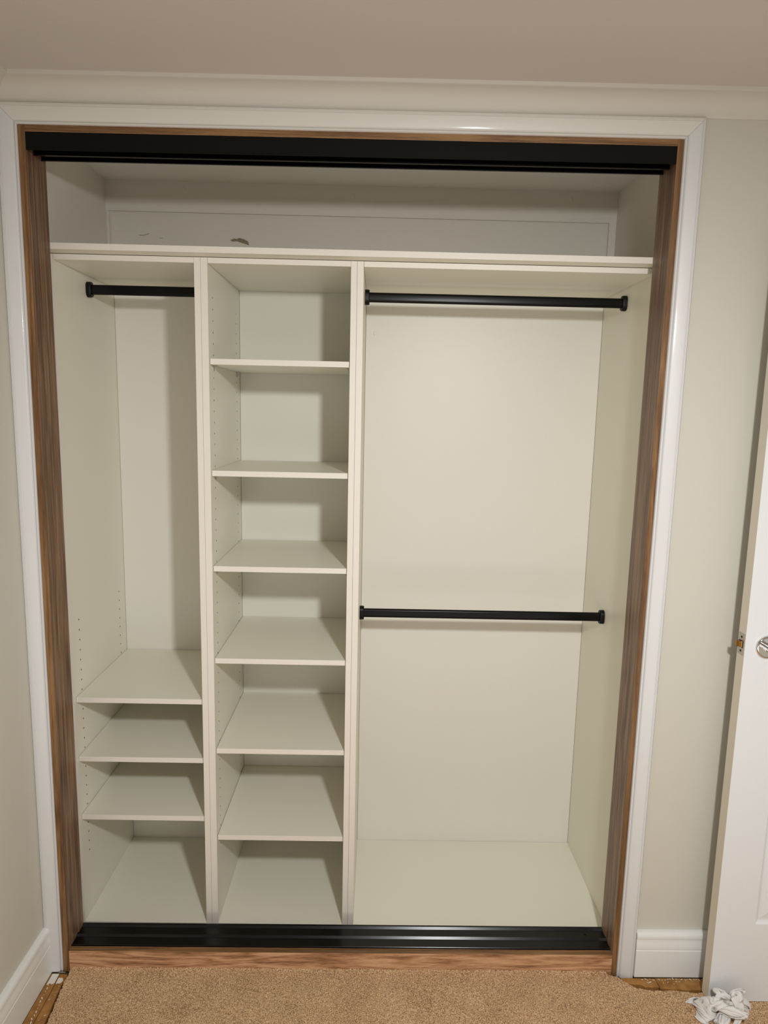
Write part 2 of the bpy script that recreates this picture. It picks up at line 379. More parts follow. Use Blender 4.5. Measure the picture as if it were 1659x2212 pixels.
# ------------------------------------------------------------------ sliding door tracks
tt = empty('sliding_door_track', (.8, .04, 2.3272), 'matte black top track for sliding doors, under the wooden head board', 'door track')
ZB = 2.2847
m = MB(); m.box(.001, 1.6134, .0008, .0028, ZB, 2.3268); m.build('fascia', BLACKF, tt, tilt=True)
m = MB(); m.box(.001, 1.6134, .003, .080, 2.3240, 2.3268)
m.build('top_plate', BLACK, tt, tilt=True)
m = MB(); m.box(.001, 1.6134, .0375, .0395, ZB-.0005, 2.3238); m.box(.001, 1.6134, .0345, .0425, ZB-.0005, ZB+.0008); m.build('centre_fin', BLACK, tt, tilt=True)
m = MB(); m.box(.001, 1.6134, .0765, .0785, ZB-.0005, 2.3238); m.box(.001, 1.6134, .0735, .0785, ZB-.0005, ZB+.0008); m.build('rear_fin', BLACK, tt, tilt=True)

bt = empty('sliding_door_track', (.8, .06, .068), 'low black ridged bottom track for sliding doors, on the wooden sill', 'door track')
TP = [(.0182,.0682),(.0182,.0728),(.0192,.0738),(.0203,.0730),(.0203,.0716),(.0515,.0716),(.0568,.0769),(.0628,.0769),(.0628,.0716),(.0905,.0716),(.0958,.0769),(.1020,.0769),(.1020,.0682)]
m = MB(); m.prism(TP, lambda q, t: (t, q[0], q[1]), .001, 1.6134); m.build('ridged_strip', BLACK, bt, tilt=True)
sw = None
for x in (.165, .742, 1.555):
    m = MB(); m.lathe([(.0042,0),(.0042,.0008),(.003,.0014),(.0018,.0014),(.0016,.0006)], (x, .078, .0716), (0,0,1), 14)
    m.build('screw', BLACK, bt, tilt=True, smooth=True)

# ------------------------------------------------------------------ cabinets
CF, CB, CT, CTU, CBT = .1551, .5865, 2.070, 2.0552, .0335
FOOT = .012
HZ_ROWS = (.2098, .532)
def side_panel(x0, x1, holes, parent, name='side_panel'):
    """holes: list of (face 'L'/'R', z list). The drilled face is built round every 5 mm hole."""
    m = MB(); y0, y1, z0, z1 = CF, CB+.016, FOOT, CT
    R, D = .0028, .009
    def plain(x): m.face([(x,y0,z0),(x,y1,z0),(x,y1,z1),(x,y0,z1)])
    faces = {'L': x0, 'R': x1}; done = dict(holes)
    for sd, x in faces.items():
        if sd not in done: plain(x); continue
        zs = sorted(done[sd]); dx = D if sd == 'L' else -D; half = .008
        ycuts = [y0]
        for hy in HZ_ROWS: ycuts += [hy-half, hy+half]
        ycuts += [y1]
        for k in range(len(ycuts)-1):
            a, b = ycuts[k], ycuts[k+1]
            if k % 2 == 0: m.face([(x,a,z0),(x,b,z0),(x,b,z1),(x,a,z1)]); continue
            hy = (a+b)/2; zc = z0
            for hz in zs:
                m.face([(x,a,zc),(x,b,zc),(x,b,hz-half),(x,a,hz-half)]); zc = hz+half
                ring = [(x, hy+R*math.cos(t), hz+R*math.sin(t)) for t in [math.pi*j/4+math.pi/8 for j in range(8)]]
                deep = [(p[0]+dx, p[1], p[2]) for p in ring]
                C = [(x,b,hz+half),(x,a,hz+half),(x,a,hz-half),(x,b,hz-half)]
                m.face([C[3], C[0], ring[0], ring[7]]); m.face([C[0], C[1], ring[2], ring[1], ring[0]])
                m.face([C[1], C[2], ring[4], ring[3]]); m.face([C[1], ring[3], ring[2]])
                m.face([C[2], C[3], ring[6], ring[5]]); m.face([C[2], ring[5], ring[4]]); m.face([C[3], ring[7], ring[6]])
                for j in range(8): m.face([ring[j], ring[(j+1) % 8], deep[(j+1) % 8], deep[j]], 2)
                m.face(deep, 2)
            m.face([(x,a,zc),(x,b,zc),(x,b,z1),(x,a,z1)])
    m.face([(x0,y0,z0),(x1,y0,z0),(x1,y0,z1),(x0,y0,z1)], 1)
    m.face([(x0,y1,z0),(x1,y1,z0),(x1,y1,z1),(x0,y1,z1)])
    m.face([(x0,y0,z1),(x1,y0,z1),(x1,y1,z1),(x0,y1,z1)]); m.face([(x0,y0,z0),(x1,y0,z0),(x1,y1,z0),(x0,y1,z0)])
    return m.build(name, [MEL, MELE, HOLE], parent, fixn=False)

def board(name, x0, x1, y0, y1, z0, z1, parent, front=True, mm=None):
    m = MB(); m.box(x0, x1, y0, y1, z0, z1, 0, {2: 1} if front else None)
    return m.build(name, [mm or MEL, MELE], parent, bevel=.0005)

def clip_mesh(x, s, y, z):
    """nickel shelf clip: pin in the hole, plate under the shelf and a folded brace. s=+1 when the panel is to the left"""
    m = MB()
    m.tube([(x-s*.006, y, z-.0055), (x+s*.0005, y, z-.0055)], .0023, 10)
    m.box(min(x+s*.0003, x+s*.013), max(x+s*.0003, x+s*.013), y-.004, y+.004, z-.0014, z-.0002)
    m.box(min(x+s*.0003, x+s*.0015), max(x+s*.0003, x+s*.0015), y-.004, y+.004, z-.0145, z-.0014)
    m.tube([(x+s*.001, y, z-.0145), (x+s*.0022, y, z-.0158), (x+s*.0035, y, z-.0145), (x+s*.0070, y, z-.0030), (x+s*.0078, y, z-.0012)], .0011, 8)
    return m

def cabinet(x0, x1, label, holesL, holesR, inner):
    root = empty('wardrobe_cabinet', ((x0+x1)/2, CF, FOOT), label, 'wardrobe cabinet', 'white cabinet modules inside the wardrobe opening')
    xa, xb = inner
    side_panel(x0, xa, [('R', holesL)] if holesL else [], root)
    side_panel(xb, x1, [('L', holesR)] if holesR else [], root)
    board('top_panel', xa+.0007, xb-.0005, CF, CB, CTU, CT, root)
    board('bottom_panel', xa+.0002, xb-.0002, CF, CB, CBT-.016, CBT, root)
    board('back_panel', xa+.0009, xb-.0009, CB+.0010, CB+.016, CBT-.016, CT, root, front=False, mm=MELB)
    return root
def shelf(root, xa, xb, zt):
    s = board('shelf', xa+.0014, xb-.0014, .1646, CB-.001, zt-.016, zt, root)
    for sd, x in ((1, xa), (-1, xb)):
        for y in HZ_ROWS:
            c = clip_mesh(x, sd, y, zt-.016).build('shelf_clip', NICKEL, None)
            c.parent = s
    return s
holes_left = [1.0132-.032*k for k in range(25)]
holes_mid = [1.971-.032*k for k in range(54)]
c1 = cabinet(-.0345, .3847, 'left white cabinet with a short black rail above three low shelves', holes_left, holes_left, (-.0185, .3675))
for z in (.782, .5904, .396): shelf(c1, -.0185, .3675, z)
c2 = cabinet(.3854, .8169, 'narrow middle white cabinet with six shelves up its full height', holes_mid, holes_mid, (.4042, .8001))
for z in (1.7988, 1.4819, 1.1989, .914, .6235, .3328): shelf(c2, .4042, .8001, z)
c3 = cabinet(.8176, 1.6624, 'wide right white cabinet without shelves, crossed by two black rails', None, None, (.8351, 1.6464))
m = MB(); m.lathe([(.0065,0),(.006,.0008),(.002,.001)], (.868, CB, 1.925), (0,-1,0), 18)
m.build('screw_cover', MELB, c3, smooth=True)

# ------------------------------------------------------------------ long top shelf
m = MB(); m.box(CLX0+.001, CLX1-.001, .1050, CLY-.006, CT+.0016, CT+.0180, 0, {2: 1})
o = m.build('top_shelf', [MEL, MELE], bevel=.0005)
tag(o, 'long white shelf board lying across the tops of all three cabinets', 'shelf')

# ------------------------------------------------------------------ hanging rails
def stadium(h, w, n=10):
    pts = []; rr = w/2; c = h/2-rr
    for k in range(n+1): a = math.pi*k/n; pts.append((rr*math.cos(a), c+rr*math.sin(a)))
    for k in range(n+1): a = math.pi+math.pi*k/n; pts.append((rr*math.cos(a), -c+rr*math.sin(a)))
    return pts
def rail(xa, xb, z, label):
    root = empty('hanging_rail', ((xa+xb)/2, .375, z), label, 'hanging rail', 'black hanging rails in the wardrobe')
    m = MB(); m.prism(stadium(.030, .015), lambda q, t: (t, .375+q[0], z+q[1]), xa+.004, xb-.004)
    m.build('tube', RODM, root, smooth=True)
    for x, s in ((xa, 1), (xb, -1)):
        m = MB(); P = stadium(.047, .030); n = len(P); rings = []
        for (t, sc) in ((.0003, 1.0), (.010, 1.0), (.0128, .97), (.0142, .90), (.0142, .72)):
            i0 = len(m.v); m.v += [(x+s*t, .375+p[0]*sc, z+p[1]*(sc if sc > .95 else (1-(1-sc)*.6))) for p in P]; rings.append(i0)
        for a, b in zip(rings, rings[1:]):
            for k in range(n): m.f.append((a+k, a+(k+1) % n, b+(k+1) % n, b+k)); m.m.append(0)
        m.f.append(tuple(rings[0]+k for k in range(n))); m.m.append(0); m.f.append(tuple(rings[-1]+k for k in range(n))); m.m.append(0)
        m.build('end_socket', SOCK, root, smooth=True)
rail(-.0185, .3675, 2.0125, 'short black oval rail under the top of the left cabinet')
rail(.8351, 1.6464, 2.0095, 'upper long black oval rail high in the right cabinet')
rail(.8351, 1.6464, 1.0006, 'lower long black oval rail halfway down the right cabinet')

# ------------------------------------------------------------------ open room door
DX0, DX1, DY0, DY1, DZ0, DZ1 = 1.8560, 2.63, -.100, -.065, .014, 2.06
door = empty('door_1', (DX1, -.08, DZ0)); struct(door, 'white moulded panel door standing open beside the wardrobe')
m = MB()
def rect(x0, x1, z0, z1, y): return [(x0,y,z0),(x1,y,z0),(x1,y,z1),(x0,y,z1)]
def frame_faces(m, A, B):
    for k in range(4): m.face([A[k], A[(k+1) % 4], B[(k+1) % 4], B[k]])
xs = [DX0, 1.9680, 2.187, 2.299, 2.518, DX1]; zs = [DZ0, .2588, .86, 1.06, 1.93, DZ1]
for side in (0, 1):
    y = DY0 if side == 0 else DY1; sg = 1 if side == 0 else -1
    for i in range(5):
        for j in range(5):
            if i in (1, 3) and j in (1, 3):
                R0 = rect(xs[i], xs[i+1], zs[j], zs[j+1], y); prev = R0
                for ins, dep in ((.004,.0045),(.010,.0065),(.016,.0060),(.040,.0012),(.043,.0008)):
                    R1 = rect(xs[i]+ins, xs[i+1]-ins, zs[j]+ins, zs[j+1]-ins, y+sg*dep); frame_faces(m, prev, R1); prev = R1
                m.face(prev)
            else: m.face(rect(xs[i], xs[i+1], zs[j], zs[j+1], y))
m.face([(DX0,DY0,DZ0),(DX0,DY1,DZ0),(DX0,DY1,DZ1),(DX0,DY0,DZ1)], 1)
m.face([(DX1,DY0,DZ0),(DX1,DY1,DZ0),(DX1,DY1,DZ1),(DX1,DY0,DZ1)], 1)
m.face([(DX0,DY0,DZ0),(DX1,DY0,DZ0),(DX1,DY1,DZ0),(DX0,DY1,DZ0)], 1)
m.face([(DX0,DY0,DZ1),(DX1,DY0,DZ1),(DX1,DY1,DZ1),(DX0,DY1,DZ1)], 1)
m.build('door_leaf', [DOORM, DEDGE], door, tilt=True)
HX, HZ = 1.9145, 1.0685
m = MB(); m.lathe([(.0005,.0),(.031,.0),(.031,.0035),(.0295,.0062),(.0265,.0075),(.0258,.0060),(.024,.0058),(.012,.0062),(.0118,.009),(.0112,.0092)], (HX, DY0-.0002, HZ), (0,-1,0), 48)
h = m.build('door_handle', CHROME, door, tilt=True, smooth=True)
m = MB(); m.tube([(HX-.004, DY0-.006, HZ+.002), (HX-.004, DY0-.030, HZ+.002), (HX-.002, DY0-.042, HZ+.002), (HX+.004, DY0-.050, HZ+.002), (HX+.014, DY0-.053, HZ+.002), (HX+.12, DY0-.053, HZ+.002)], .0085, 20)
m.build('lever', CHROME, door, tilt=True, smooth=True)
m = MB(); m.box(DX0-.0012, DX0+.001, -.0960, -.0700, 1.0425, 1.0995); lp = m.build('latch_plate', NICKEL, door, tilt=True, bevel=.0003)
for z in (1.0520, 1.0895):
    m = MB(); m.lathe([(.0033,0),(.0030,.0008),(.0012,.0009),(.0009,.0002)], (DX0-.0012, -.083, z), (-1,0,0), 14)
    m.build('latch_screw', DARK, door, tilt=True, smooth=True)
m = MB(); m.box(DX0-.0016, DX0-.0012, -.0925, -.0720, 1.0610, 1.0800); m.build('latch_opening_shade', DARK, door, tilt=True)  # dark sheet on the plate, its colour stands in for the opening's shade
m = MB(); m.prism([(-.0895,0),(-.0740,0),(-.0740,.0098),(-.078,.0092),(-.084,.0060),(-.0885,.0020)], lambda q, t: (DX0-.0016-q[1], q[0], t), 1.0625, 1.0785)
m.build('latch_bolt', BRASS, door, tilt=True, bevel=.0006)

# ------------------------------------------------------------------ crumpled rag
# 56 rows of 64 points of the crumpled cloth, each as x, y, z in thousandths of its size
RAG_POINTS = [
    497,592,429,511,507,404,528,426,355,540,342,332,526,257,308,554,188,348,591,132,349,631,94,407,662,57,434,695,48,481,720,33,524,745,24,566,772,42,569,792,48,554,803,39,573,799,35,615,
    822,49,604,825,51,559,826,63,518,814,69,480,806,85,446,799,118,449,769,131,407,725,138,394,676,163,371,637,196,349,609,243,296,549,252,233,498,281,302,436,310,346,372,330,317,383,308,206,
    362,318,108,321,341,28,321,291,34,330,246,37,344,213,19,361,186,10,382,173,5,403,160,15,398,134,23,407,153,54,432,155,58,424,130,32,434,113,36,443,93,72,456,101,51,452,134,24,
    470,111,23,491,120,16,499,98,42,517,116,25,532,148,12,517,195,23,540,252,17,547,323,54,588,400,30,630,487,64,713,554,78,784,594,212,833,656,354,892,702,494,915,649,621,882,618,761,
    476,577,418,493,492,380,529,398,371,516,310,324,569,240,318,590,160,310,643,123,367,676,74,383,712,59,443,730,24,439,744,16,483,754,6,529,784,15,565,808,39,536,794,67,566,775,55,591,
    792,73,615,807,92,591,803,98,545,796,115,500,771,102,490,758,115,447,752,148,448,730,162,406,703,159,375,657,182,362,629,210,312,595,237,250,551,278,240,502,305,292,449,334,342,387,361,328,
    401,333,217,382,334,109,354,356,30,346,301,63,358,267,23,374,229,9,388,197,22,390,172,42,378,147,19,391,146,58,413,150,80,432,133,69,419,106,46,438,116,77,463,103,93,454,138,71,
    472,142,45,486,120,90,501,142,62,532,147,84,530,191,68,561,228,35,559,285,78,592,349,53,600,430,92,672,489,96,711,586,113,798,623,203,864,661,332,926,704,481,895,667,621,874,630,765,
    485,556,449,476,468,387,502,385,351,539,298,363,568,216,352,627,167,325,674,105,335,715,85,407,739,44,407,761,38,451,770,9,439,771,0,484,787,9,520,786,36,517,791,73,526,777,87,563,
    759,89,595,767,120,596,773,139,556,753,133,527,741,148,485,724,125,490,715,139,441,714,169,444,713,188,401,692,187,357,665,193,314,646,218,266,614,260,240,572,293,258,523,327,283,472,354,326,
    417,384,327,420,359,229,409,344,124,386,353,19,375,309,75,362,259,72,365,215,56,372,187,67,364,158,62,371,125,46,390,133,88,400,122,53,417,125,81,425,110,104,446,116,121,470,131,119,
    468,163,83,491,158,111,523,163,137,532,198,115,572,220,113,598,267,90,606,331,85,594,398,122,647,456,139,669,535,139,729,610,176,812,665,219,872,699,344,926,733,474,916,684,648,888,653,786,
    505,539,451,481,454,422,481,362,366,507,275,363,578,219,393,634,171,365,691,129,328,732,88,369,755,66,403,777,40,412,803,32,446,804,17,484,769,28,491,764,33,527,770,62,543,760,90,523,
    753,113,551,733,136,582,741,164,574,740,172,526,716,165,514,696,156,490,683,143,465,690,155,421,687,178,408,691,204,401,675,205,360,670,221,323,648,243,289,634,279,260,595,314,258,550,343,282,
    496,374,314,440,407,330,428,389,233,412,369,120,411,341,23,397,302,87,394,253,43,399,207,59,398,170,78,366,143,95,371,104,76,395,95,70,398,113,113,410,138,112,432,138,114,450,152,121,
    477,165,146,500,197,113,525,208,176,569,233,180,600,274,163,606,335,151,638,387,151,624,450,194,643,525,166,708,565,209,767,616,232,812,688,272,867,730,377,907,743,497,888,693,624,876,679,760,
    504,511,478,504,444,408,506,363,386,513,272,408,558,201,394,623,155,387,681,132,377,729,111,391,768,92,406,784,71,421,787,57,454,800,53,487,767,54,514,747,39,517,748,54,558,739,90,561,
    725,111,529,714,146,532,709,166,558,718,192,557,728,187,497,705,177,478,686,171,459,668,158,455,661,164,412,665,190,399,668,210,401,673,233,381,648,219,353,648,250,343,647,291,308,620,331,273,
    570,362,297,514,393,316,453,431,332,435,410,218,428,381,96,435,327,29,413,279,86,379,240,89,395,187,110,389,149,120,375,115,119,383,87,118,413,88,106,410,119,147,413,159,117,441,164,89,
    466,187,132,506,223,162,546,252,136,571,294,194,617,332,223,648,385,200,645,449,226,673,512,218,673,585,232,725,637,202,776,660,280,819,678,359,863,708,428,890,738,563,913,715,650,887,705,745,
    487,483,475,522,430,433,534,364,402,540,281,404,564,219,425,609,176,423,659,142,418,699,126,423,733,105,435,759,90,450,755,63,447,769,76,485,744,52,479,741,71,525,717,65,574,728,95,606,
    712,123,571,688,137,536,693,160,528,703,182,521,712,211,522,716,202,467,696,193,444,672,188,442,652,175,449,646,183,418,638,201,389,649,226,405,646,243,389,623,222,368,623,256,360,637,299,354,
    634,349,306,580,383,303,517,416,323,443,449,304,443,416,178,450,376,61,450,299,62,416,237,95,361,198,108,368,162,128,365,129,152,382,102,164,410,89,161,431,106,143,427,147,157,430,186,116,
    470,213,97,518,255,114,554,304,142,590,351,179,623,390,262,676,442,265,693,511,251,685,579,275,724,625,261,751,690,254,809,718,288,825,717,397,839,717,483,864,721,547,883,726,638,891,733,711,
    496,446,489,497,407,433,515,342,422,541,300,436,559,241,456,586,185,465,613,145,427,647,118,411,683,102,437,711,110,463,712,84,449,716,75,488,728,97,498,702,74,531,710,95,559,697,113,611,
    707,146,605,682,158,571,665,158,529,686,180,544,691,203,533,692,216,501,699,215,456,679,218,434,656,204,434,639,185,455,623,187,423,636,214,432,647,238,432,621,233,407,598,231,387,601,267,357,
    615,316,360,628,377,337,575,418,311,498,446,331,436,464,244,465,418,111,471,343,88,432,276,117,383,226,130,360,183,154,374,150,178,393,132,156,406,117,191,434,113,190,451,138,161,449,189,161,
    484,241,148,515,293,142,570,331,216,597,402,212,643,455,273,696,500,328,702,573,316,743,620,296,755,684,298,793,727,318,834,748,360,855,735,424,862,742,505,862,756,568,874,753,618,901,750,656,
    512,413,464,497,387,462,488,350,411,515,302,440,529,263,456,543,217,464,561,183,434,584,138,400,610,118,445,648,136,464,651,102,478,664,98,516,686,125,507,673,115,544,670,104,589,683,129,580,
    684,154,627,691,180,587,658,185,562,669,182,538,680,170,505,682,188,480,674,205,475,681,231,476,664,234,444,650,216,470,615,193,463,612,210,426,624,234,448,636,261,431,609,254,411,581,258,396,
    581,294,351,592,353,345,610,421,350,552,449,332,466,479,323,454,466,169,478,394,134,432,330,121,392,276,142,386,219,172,385,178,154,402,161,150,399,148,194,425,147,201,457,159,209,479,197,188,
    484,262,188,533,303,213,566,374,250,615,431,287,652,505,291,696,552,373,746,609,350,752,680,351,779,732,352,809,729,403,840,754,445,872,763,449,884,749,494,890,762,553,892,780,596,906,754,595,
    513,377,457,505,362,455,492,342,443,492,308,428,504,289,476,506,254,471,513,223,442,532,194,401,535,157,431,569,159,456,590,147,492,597,128,528,624,149,509,631,145,550,636,135,591,648,160,568,
    659,163,610,672,190,617,681,206,574,670,206,533,655,188,514,657,168,489,655,193,480,662,212,499,662,235,507,647,242,472,627,218,472,599,209,463,599,231,436,611,254,450,622,276,430,602,283,399,
    566,303,387,562,344,341,574,399,344,576,468,342,501,488,339,455,501,239,486,441,174,451,373,176,414,316,175,411,262,169,410,217,136,404,198,182,424,186,166,419,184,219,454,207,206,485,232,235,
    510,291,238,531,351,193,574,413,209,608,476,307,658,534,359,694,602,381,736,659,374,767,721,403,796,760,420,808,747,478,841,755,519,862,766,500,889,771,485,913,768,525,898,798,552,918,779,568,
    516,325,470,515,343,456,494,326,468,474,330,436,471,316,475,460,294,455,478,284,428,486,265,392,475,230,404,490,209,458,513,201,501,549,202,498,563,187,540,581,166,569,595,163,609,619,176,580,
    629,173,624,647,188,593,660,214,591,666,227,547,650,201,527,641,175,533,632,173,489,635,198,497,639,221,511,643,246,519,627,241,485,607,236,481,583,232,467,585,251,438,597,275,442,613,302,432,
    599,325,392,572,354,382,555,400,375,541,451,365,522,512,345,463,521,308,489,488,206,464,420,218,447,354,222,442,314,160,438,271,152,449,238,155,428,247,194,441,248,230,464,244,256,474,282,218,
    504,336,222,548,383,248,581,459,229,628,516,275,656,575,356,710,633,332,734,697,353,756,753,401,790,779,458,823,786,497,836,780,540,862,781,557,883,775,526,909,788,481,910,817,505,891,825,537,
    515,347,500,499,326,505,479,339,481,474,355,442,458,348,422,442,365,450,434,344,419,451,343,382,437,316,388,433,290,429,450,273,482,486,268,503,519,254,540,516,206,543,545,190,603,578,196,629,
    612,199,628,640,203,632,634,209,591,641,233,554,639,203,557,626,197,526,617,179,522,604,188,496,614,214,506,620,232,521,622,255,521,623,266,482,594,259,482,574,264,469,571,282,430,585,313,426,
    606,349,426,604,375,386,582,429,382,562,482,376,530,502,377,481,541,345,492,527,245,485,466,255,470,410,260,473,370,200,469,338,144,478,309,138,483,299,178,459,309,196,459,321,241,487,336,270,
    523,380,272,544,429,265,585,476,296,618,541,328,655,605,352,707,653,294,745,708,323,774,763,381,804,791,424,830,782,457,849,783,493,857,805,523,879,798,519,895,799,451,863,828,494,870,855,480,
    516,343,548,499,358,493,469,361,477,473,384,415,449,387,384,425,412,401,404,425,427,399,409,396,404,397,360,391,373,378,408,358,429,432,340,471,462,317,524,477,274,544,498,229,573,536,224,619,
    581,225,641,619,227,636,647,233,608,627,228,574,617,218,548,613,197,569,596,187,544,599,210,535,584,207,502,595,231,511,595,254,525,609,277,515,610,291,476,587,298,466,562,317,450,557,342,412,
    577,386,411,597,405,417,599,457,403,585,496,381,549,518,359,502,547,370,499,554,295,509,510,297,502,462,283,498,437,246,495,408,195,502,391,152,521,372,156,506,374,193,501,384,235,501,408,254,
    517,440,301,559,475,306,583,523,285,627,568,280,657,629,315,694,677,316,728,728,324,764,762,337,807,770,375,830,773,404,854,780,437,845,805,477,872,791,428,872,820,414,845,846,444,819,860,473,
    505,322,551,501,374,529,476,391,454,448,407,418,432,429,359,396,443,327,389,472,346,375,493,376,367,474,365,367,451,327,365,434,380,387,419,441,401,376,485,421,324,499,448,266,530,486,251,600,
    545,251,624,595,251,641,639,256,629,620,247,595,612,216,596,593,215,571,582,193,579,577,202,541,579,229,541,569,226,497,570,255,513,583,283,506,596,308,504,605,336,470,581,361,453,558,380,441,
    545,410,416,554,446,402,561,472,408,553,506,397,554,539,382,531,554,367,507,577,338,523,542,330,536,521,313,521,492,278,520,487,232,511,481,188,533,473,177,547,455,201,555,457,237,539,475,257,
    550,502,299,572,519,339,600,559,332,618,600,288,657,631,273,692,674,272,729,709,273,762,734,290,799,756,322,827,778,341,839,798,366,829,801,410,834,821,444,827,832,378,806,862,413,792,827,464,
    481,326,545,474,368,519,469,420,461,453,442,368,411,471,325,383,479,273,356,504,280,350,533,291,346,549,320,336,527,325,327,503,346,331,471,388,349,422,420,379,372,438,404,306,464,438,283,564,
    504,279,601,563,277,628,618,273,613,634,255,557,604,239,558,596,231,599,577,216,600,555,210,581,557,223,547,551,238,510,549,267,482,559,293,489,576,326,487,591,364,505,600,397,476,589,432,450,
    567,447,444,540,478,446,529,498,416,528,527,401,525,551,405,539,571,382,511,586,381,528,594,353,554,564,352,554,567,314,530,559,294,516,568,262,533,567,228,545,544,256,560,555,222,583,548,252,
    578,562,296,585,579,348,612,592,374,630,616,333,642,655,294,668,680,288,695,709,282,720,738,278,753,763,289,765,786,301,783,807,332,785,792,365,784,817,382,780,813,426,752,835,413,741,812,480,
    455,353,536,438,385,482,439,434,430,442,478,363,415,500,275,369,531,240,333,545,210,325,572,236,322,594,280,311,572,274,294,555,291,299,517,311,330,474,328,346,421,370,376,354,397,395,316,512,
    457,308,579,526,301,599,587,300,613,629,284,568,613,266,556,601,255,587,582,235,571,563,239,591,541,244,577,552,262,539,534,279,513,538,318,467,551,356,472,563,400,477,576,428,482,591,462,482,
    592,492,439,567,517,427,546,534,428,526,552,445,522,573,418,540,596,394,519,603,420,515,621,381,541,624,373,566,620,367,553,638,341,529,644,343,535,646,299,561,643,299,579,625,323,582,643,275,
    606,634,280,607,624,321,612,638,366,636,630,377,649,645,342,664,665,339,666,695,326,675,723,317,684,749,323,703,767,340,710,794,375,734,765,365,723,787,404,743,770,423,758,767,457,736,755,478,
    463,401,520,423,430,478,409,463,415,394,506,330,394,532,284,371,572,200,340,579,173,308,601,174,302,615,211,291,627,253,286,600,235,282,561,251,318,528,273,345,474,296,354,405,341,358,352,438,
    411,339,539,476,330,597,545,325,597,603,320,590,622,296,536,595,275,549,581,260,596,575,257,555,558,269,584,540,285,560,553,311,519,538,337,495,534,382,459,542,419,457,553,474,468,568,496,462,
    588,527,459,586,539,405,560,547,411,546,565,415,543,590,422,541,618,411,538,619,451,519,637,442,525,664,408,550,673,421,576,683,422,561,700,400,553,721,378,573,720,369,587,700,398,606,679,400,
    618,687,361,620,687,309,637,671,333,627,660,385,658,645,381,682,640,373,677,663,385,691,672,362,676,691,402,693,698,369,698,715,413,709,687,367,729,692,398,719,727,443,739,714,428,758,707,437,
    464,449,468,434,478,412,403,515,378,375,537,336,357,566,268,339,597,213,334,626,160,311,631,136,293,635,172,284,650,216,269,629,215,263,599,217,303,565,229,327,512,240,329,451,299,333,394,369,
    367,370,481,424,360,562,493,354,595,554,348,602,611,348,581,611,324,525,598,295,574,578,289,582,575,288,540,560,305,557,541,333,555,528,370,530,519,401,493,535,441,485,562,479,506,549,517,469,
    564,538,449,584,555,447,570,570,421,570,573,383,563,597,400,563,623,422,545,641,429,538,654,477,528,685,461,537,723,440,553,730,478,575,760,489,577,775,450,594,746,494,604,768,461,610,748,420,
    598,744,379,613,727,336,640,702,331,650,675,363,644,653,421,667,628,409,704,628,427,723,645,443,710,651,478,736,662,485,721,676,513,725,699,553,741,694,522,762,673,512,774,701,527,784,674,491,
    444,504,420,438,522,337,396,559,287,371,583,290,338,620,275,314,629,233,306,651,189,319,657,146,294,656,152,277,664,180,257,651,193,257,621,180,286,582,190,312,541,195,312,484,233,308,443,324,
    328,400,415,371,390,514,435,382,558,496,378,583,551,378,603,599,382,569,583,360,545,572,330,562,584,325,533,568,349,509,549,373,504,539,406,506,516,434,513,520,466,484,553,508,508,567,530,494,
    544,550,466,554,566,447,574,580,449,591,579,417,590,601,393,589,639,405,570,667,443,555,695,476,526,712,518,529,753,499,544,779,479,562,812,493,578,804,528,595,811,526,607,816,487,597,803,444,
    586,783,400,606,767,348,640,740,346,654,699,375,669,659,425,673,622,475,704,604,477,746,603,507,753,616,552,760,629,597,784,634,581,768,645,641,788,656,620,787,681,650,812,674,625,816,680,577,
    435,558,344,399,583,315,394,595,233,363,616,204,337,643,204,318,665,231,289,674,220,294,677,177,309,677,135,278,679,145,260,664,159,270,633,155,280,614,172,302,569,154,287,515,186,306,496,273,
    312,454,362,323,414,447,373,414,514,432,407,543,485,409,573,535,419,607,570,427,572,556,400,565,540,378,560,563,382,544,573,411,525,561,440,510,538,469,520,519,501,510,529,532,481,556,556,508,
    570,555,480,549,577,486,545,591,459,567,601,439,592,604,451,599,631,443,571,655,480,548,683,525,553,733,515,534,768,550,535,815,534,538,843,507,561,839,534,586,842,543,581,839,505,571,828,467,
    581,825,416,607,799,383,626,743,386,632,694,393,656,663,465,700,632,500,712,599,561,749,582,574,786,571,610,794,580,662,822,581,648,811,594,706,836,599,674,819,622,703,837,643,715,839,639,653,
    402,623,312,390,639,242,351,640,247,355,662,189,341,680,151,319,682,175,296,704,203,274,690,196,288,693,157,293,681,116,289,658,114,282,644,129,288,618,132,287,583,126,274,548,162,292,532,230,
    288,492,297,290,444,345,309,441,451,367,432,469,411,438,515,455,445,549,487,455,606,512,463,577,504,435,547,524,441,548,541,451,556,558,465,553,554,498,544,531,501,536,536,519,528,564,539,544,
    582,553,514,587,575,487,575,599,478,552,614,483,569,626,463,593,640,503,591,679,492,572,705,527,562,748,559,556,789,530,539,816,576,536,853,567,548,878,546,575,866,559,564,870,508,565,860,468,
    593,848,439,616,825,397,621,777,412,645,713,414,675,676,453,715,649,534,738,610,588,768,581,656,786,551,696,814,531,706,833,541,731,861,548,742,845,557,784,861,584,765,833,598,790,846,621,764,
    354,672,282,356,698,218,324,700,239,318,702,195,334,729,164,315,714,158,304,708,131,279,719,185,268,698,163,292,700,108,294,674,85,287,647,85,284,621,92,270,599,117,263,577,160,273,561,204,
    270,533,253,282,480,255,265,458,346,295,471,412,340,467,444,381,473,470,413,479,511,442,497,549,471,505,548,482,486,514,501,496,528,515,493,568,532,511,581,540,537,561,534,563,514,547,560,550,
    568,571,554,559,592,514,584,598,532,577,621,515,559,642,519,576,668,530,593,687,558,594,728,551,586,761,540,559,788,571,567,819,568,560,850,581,559,879,600,580,894,570,583,890,523,591,876,478,
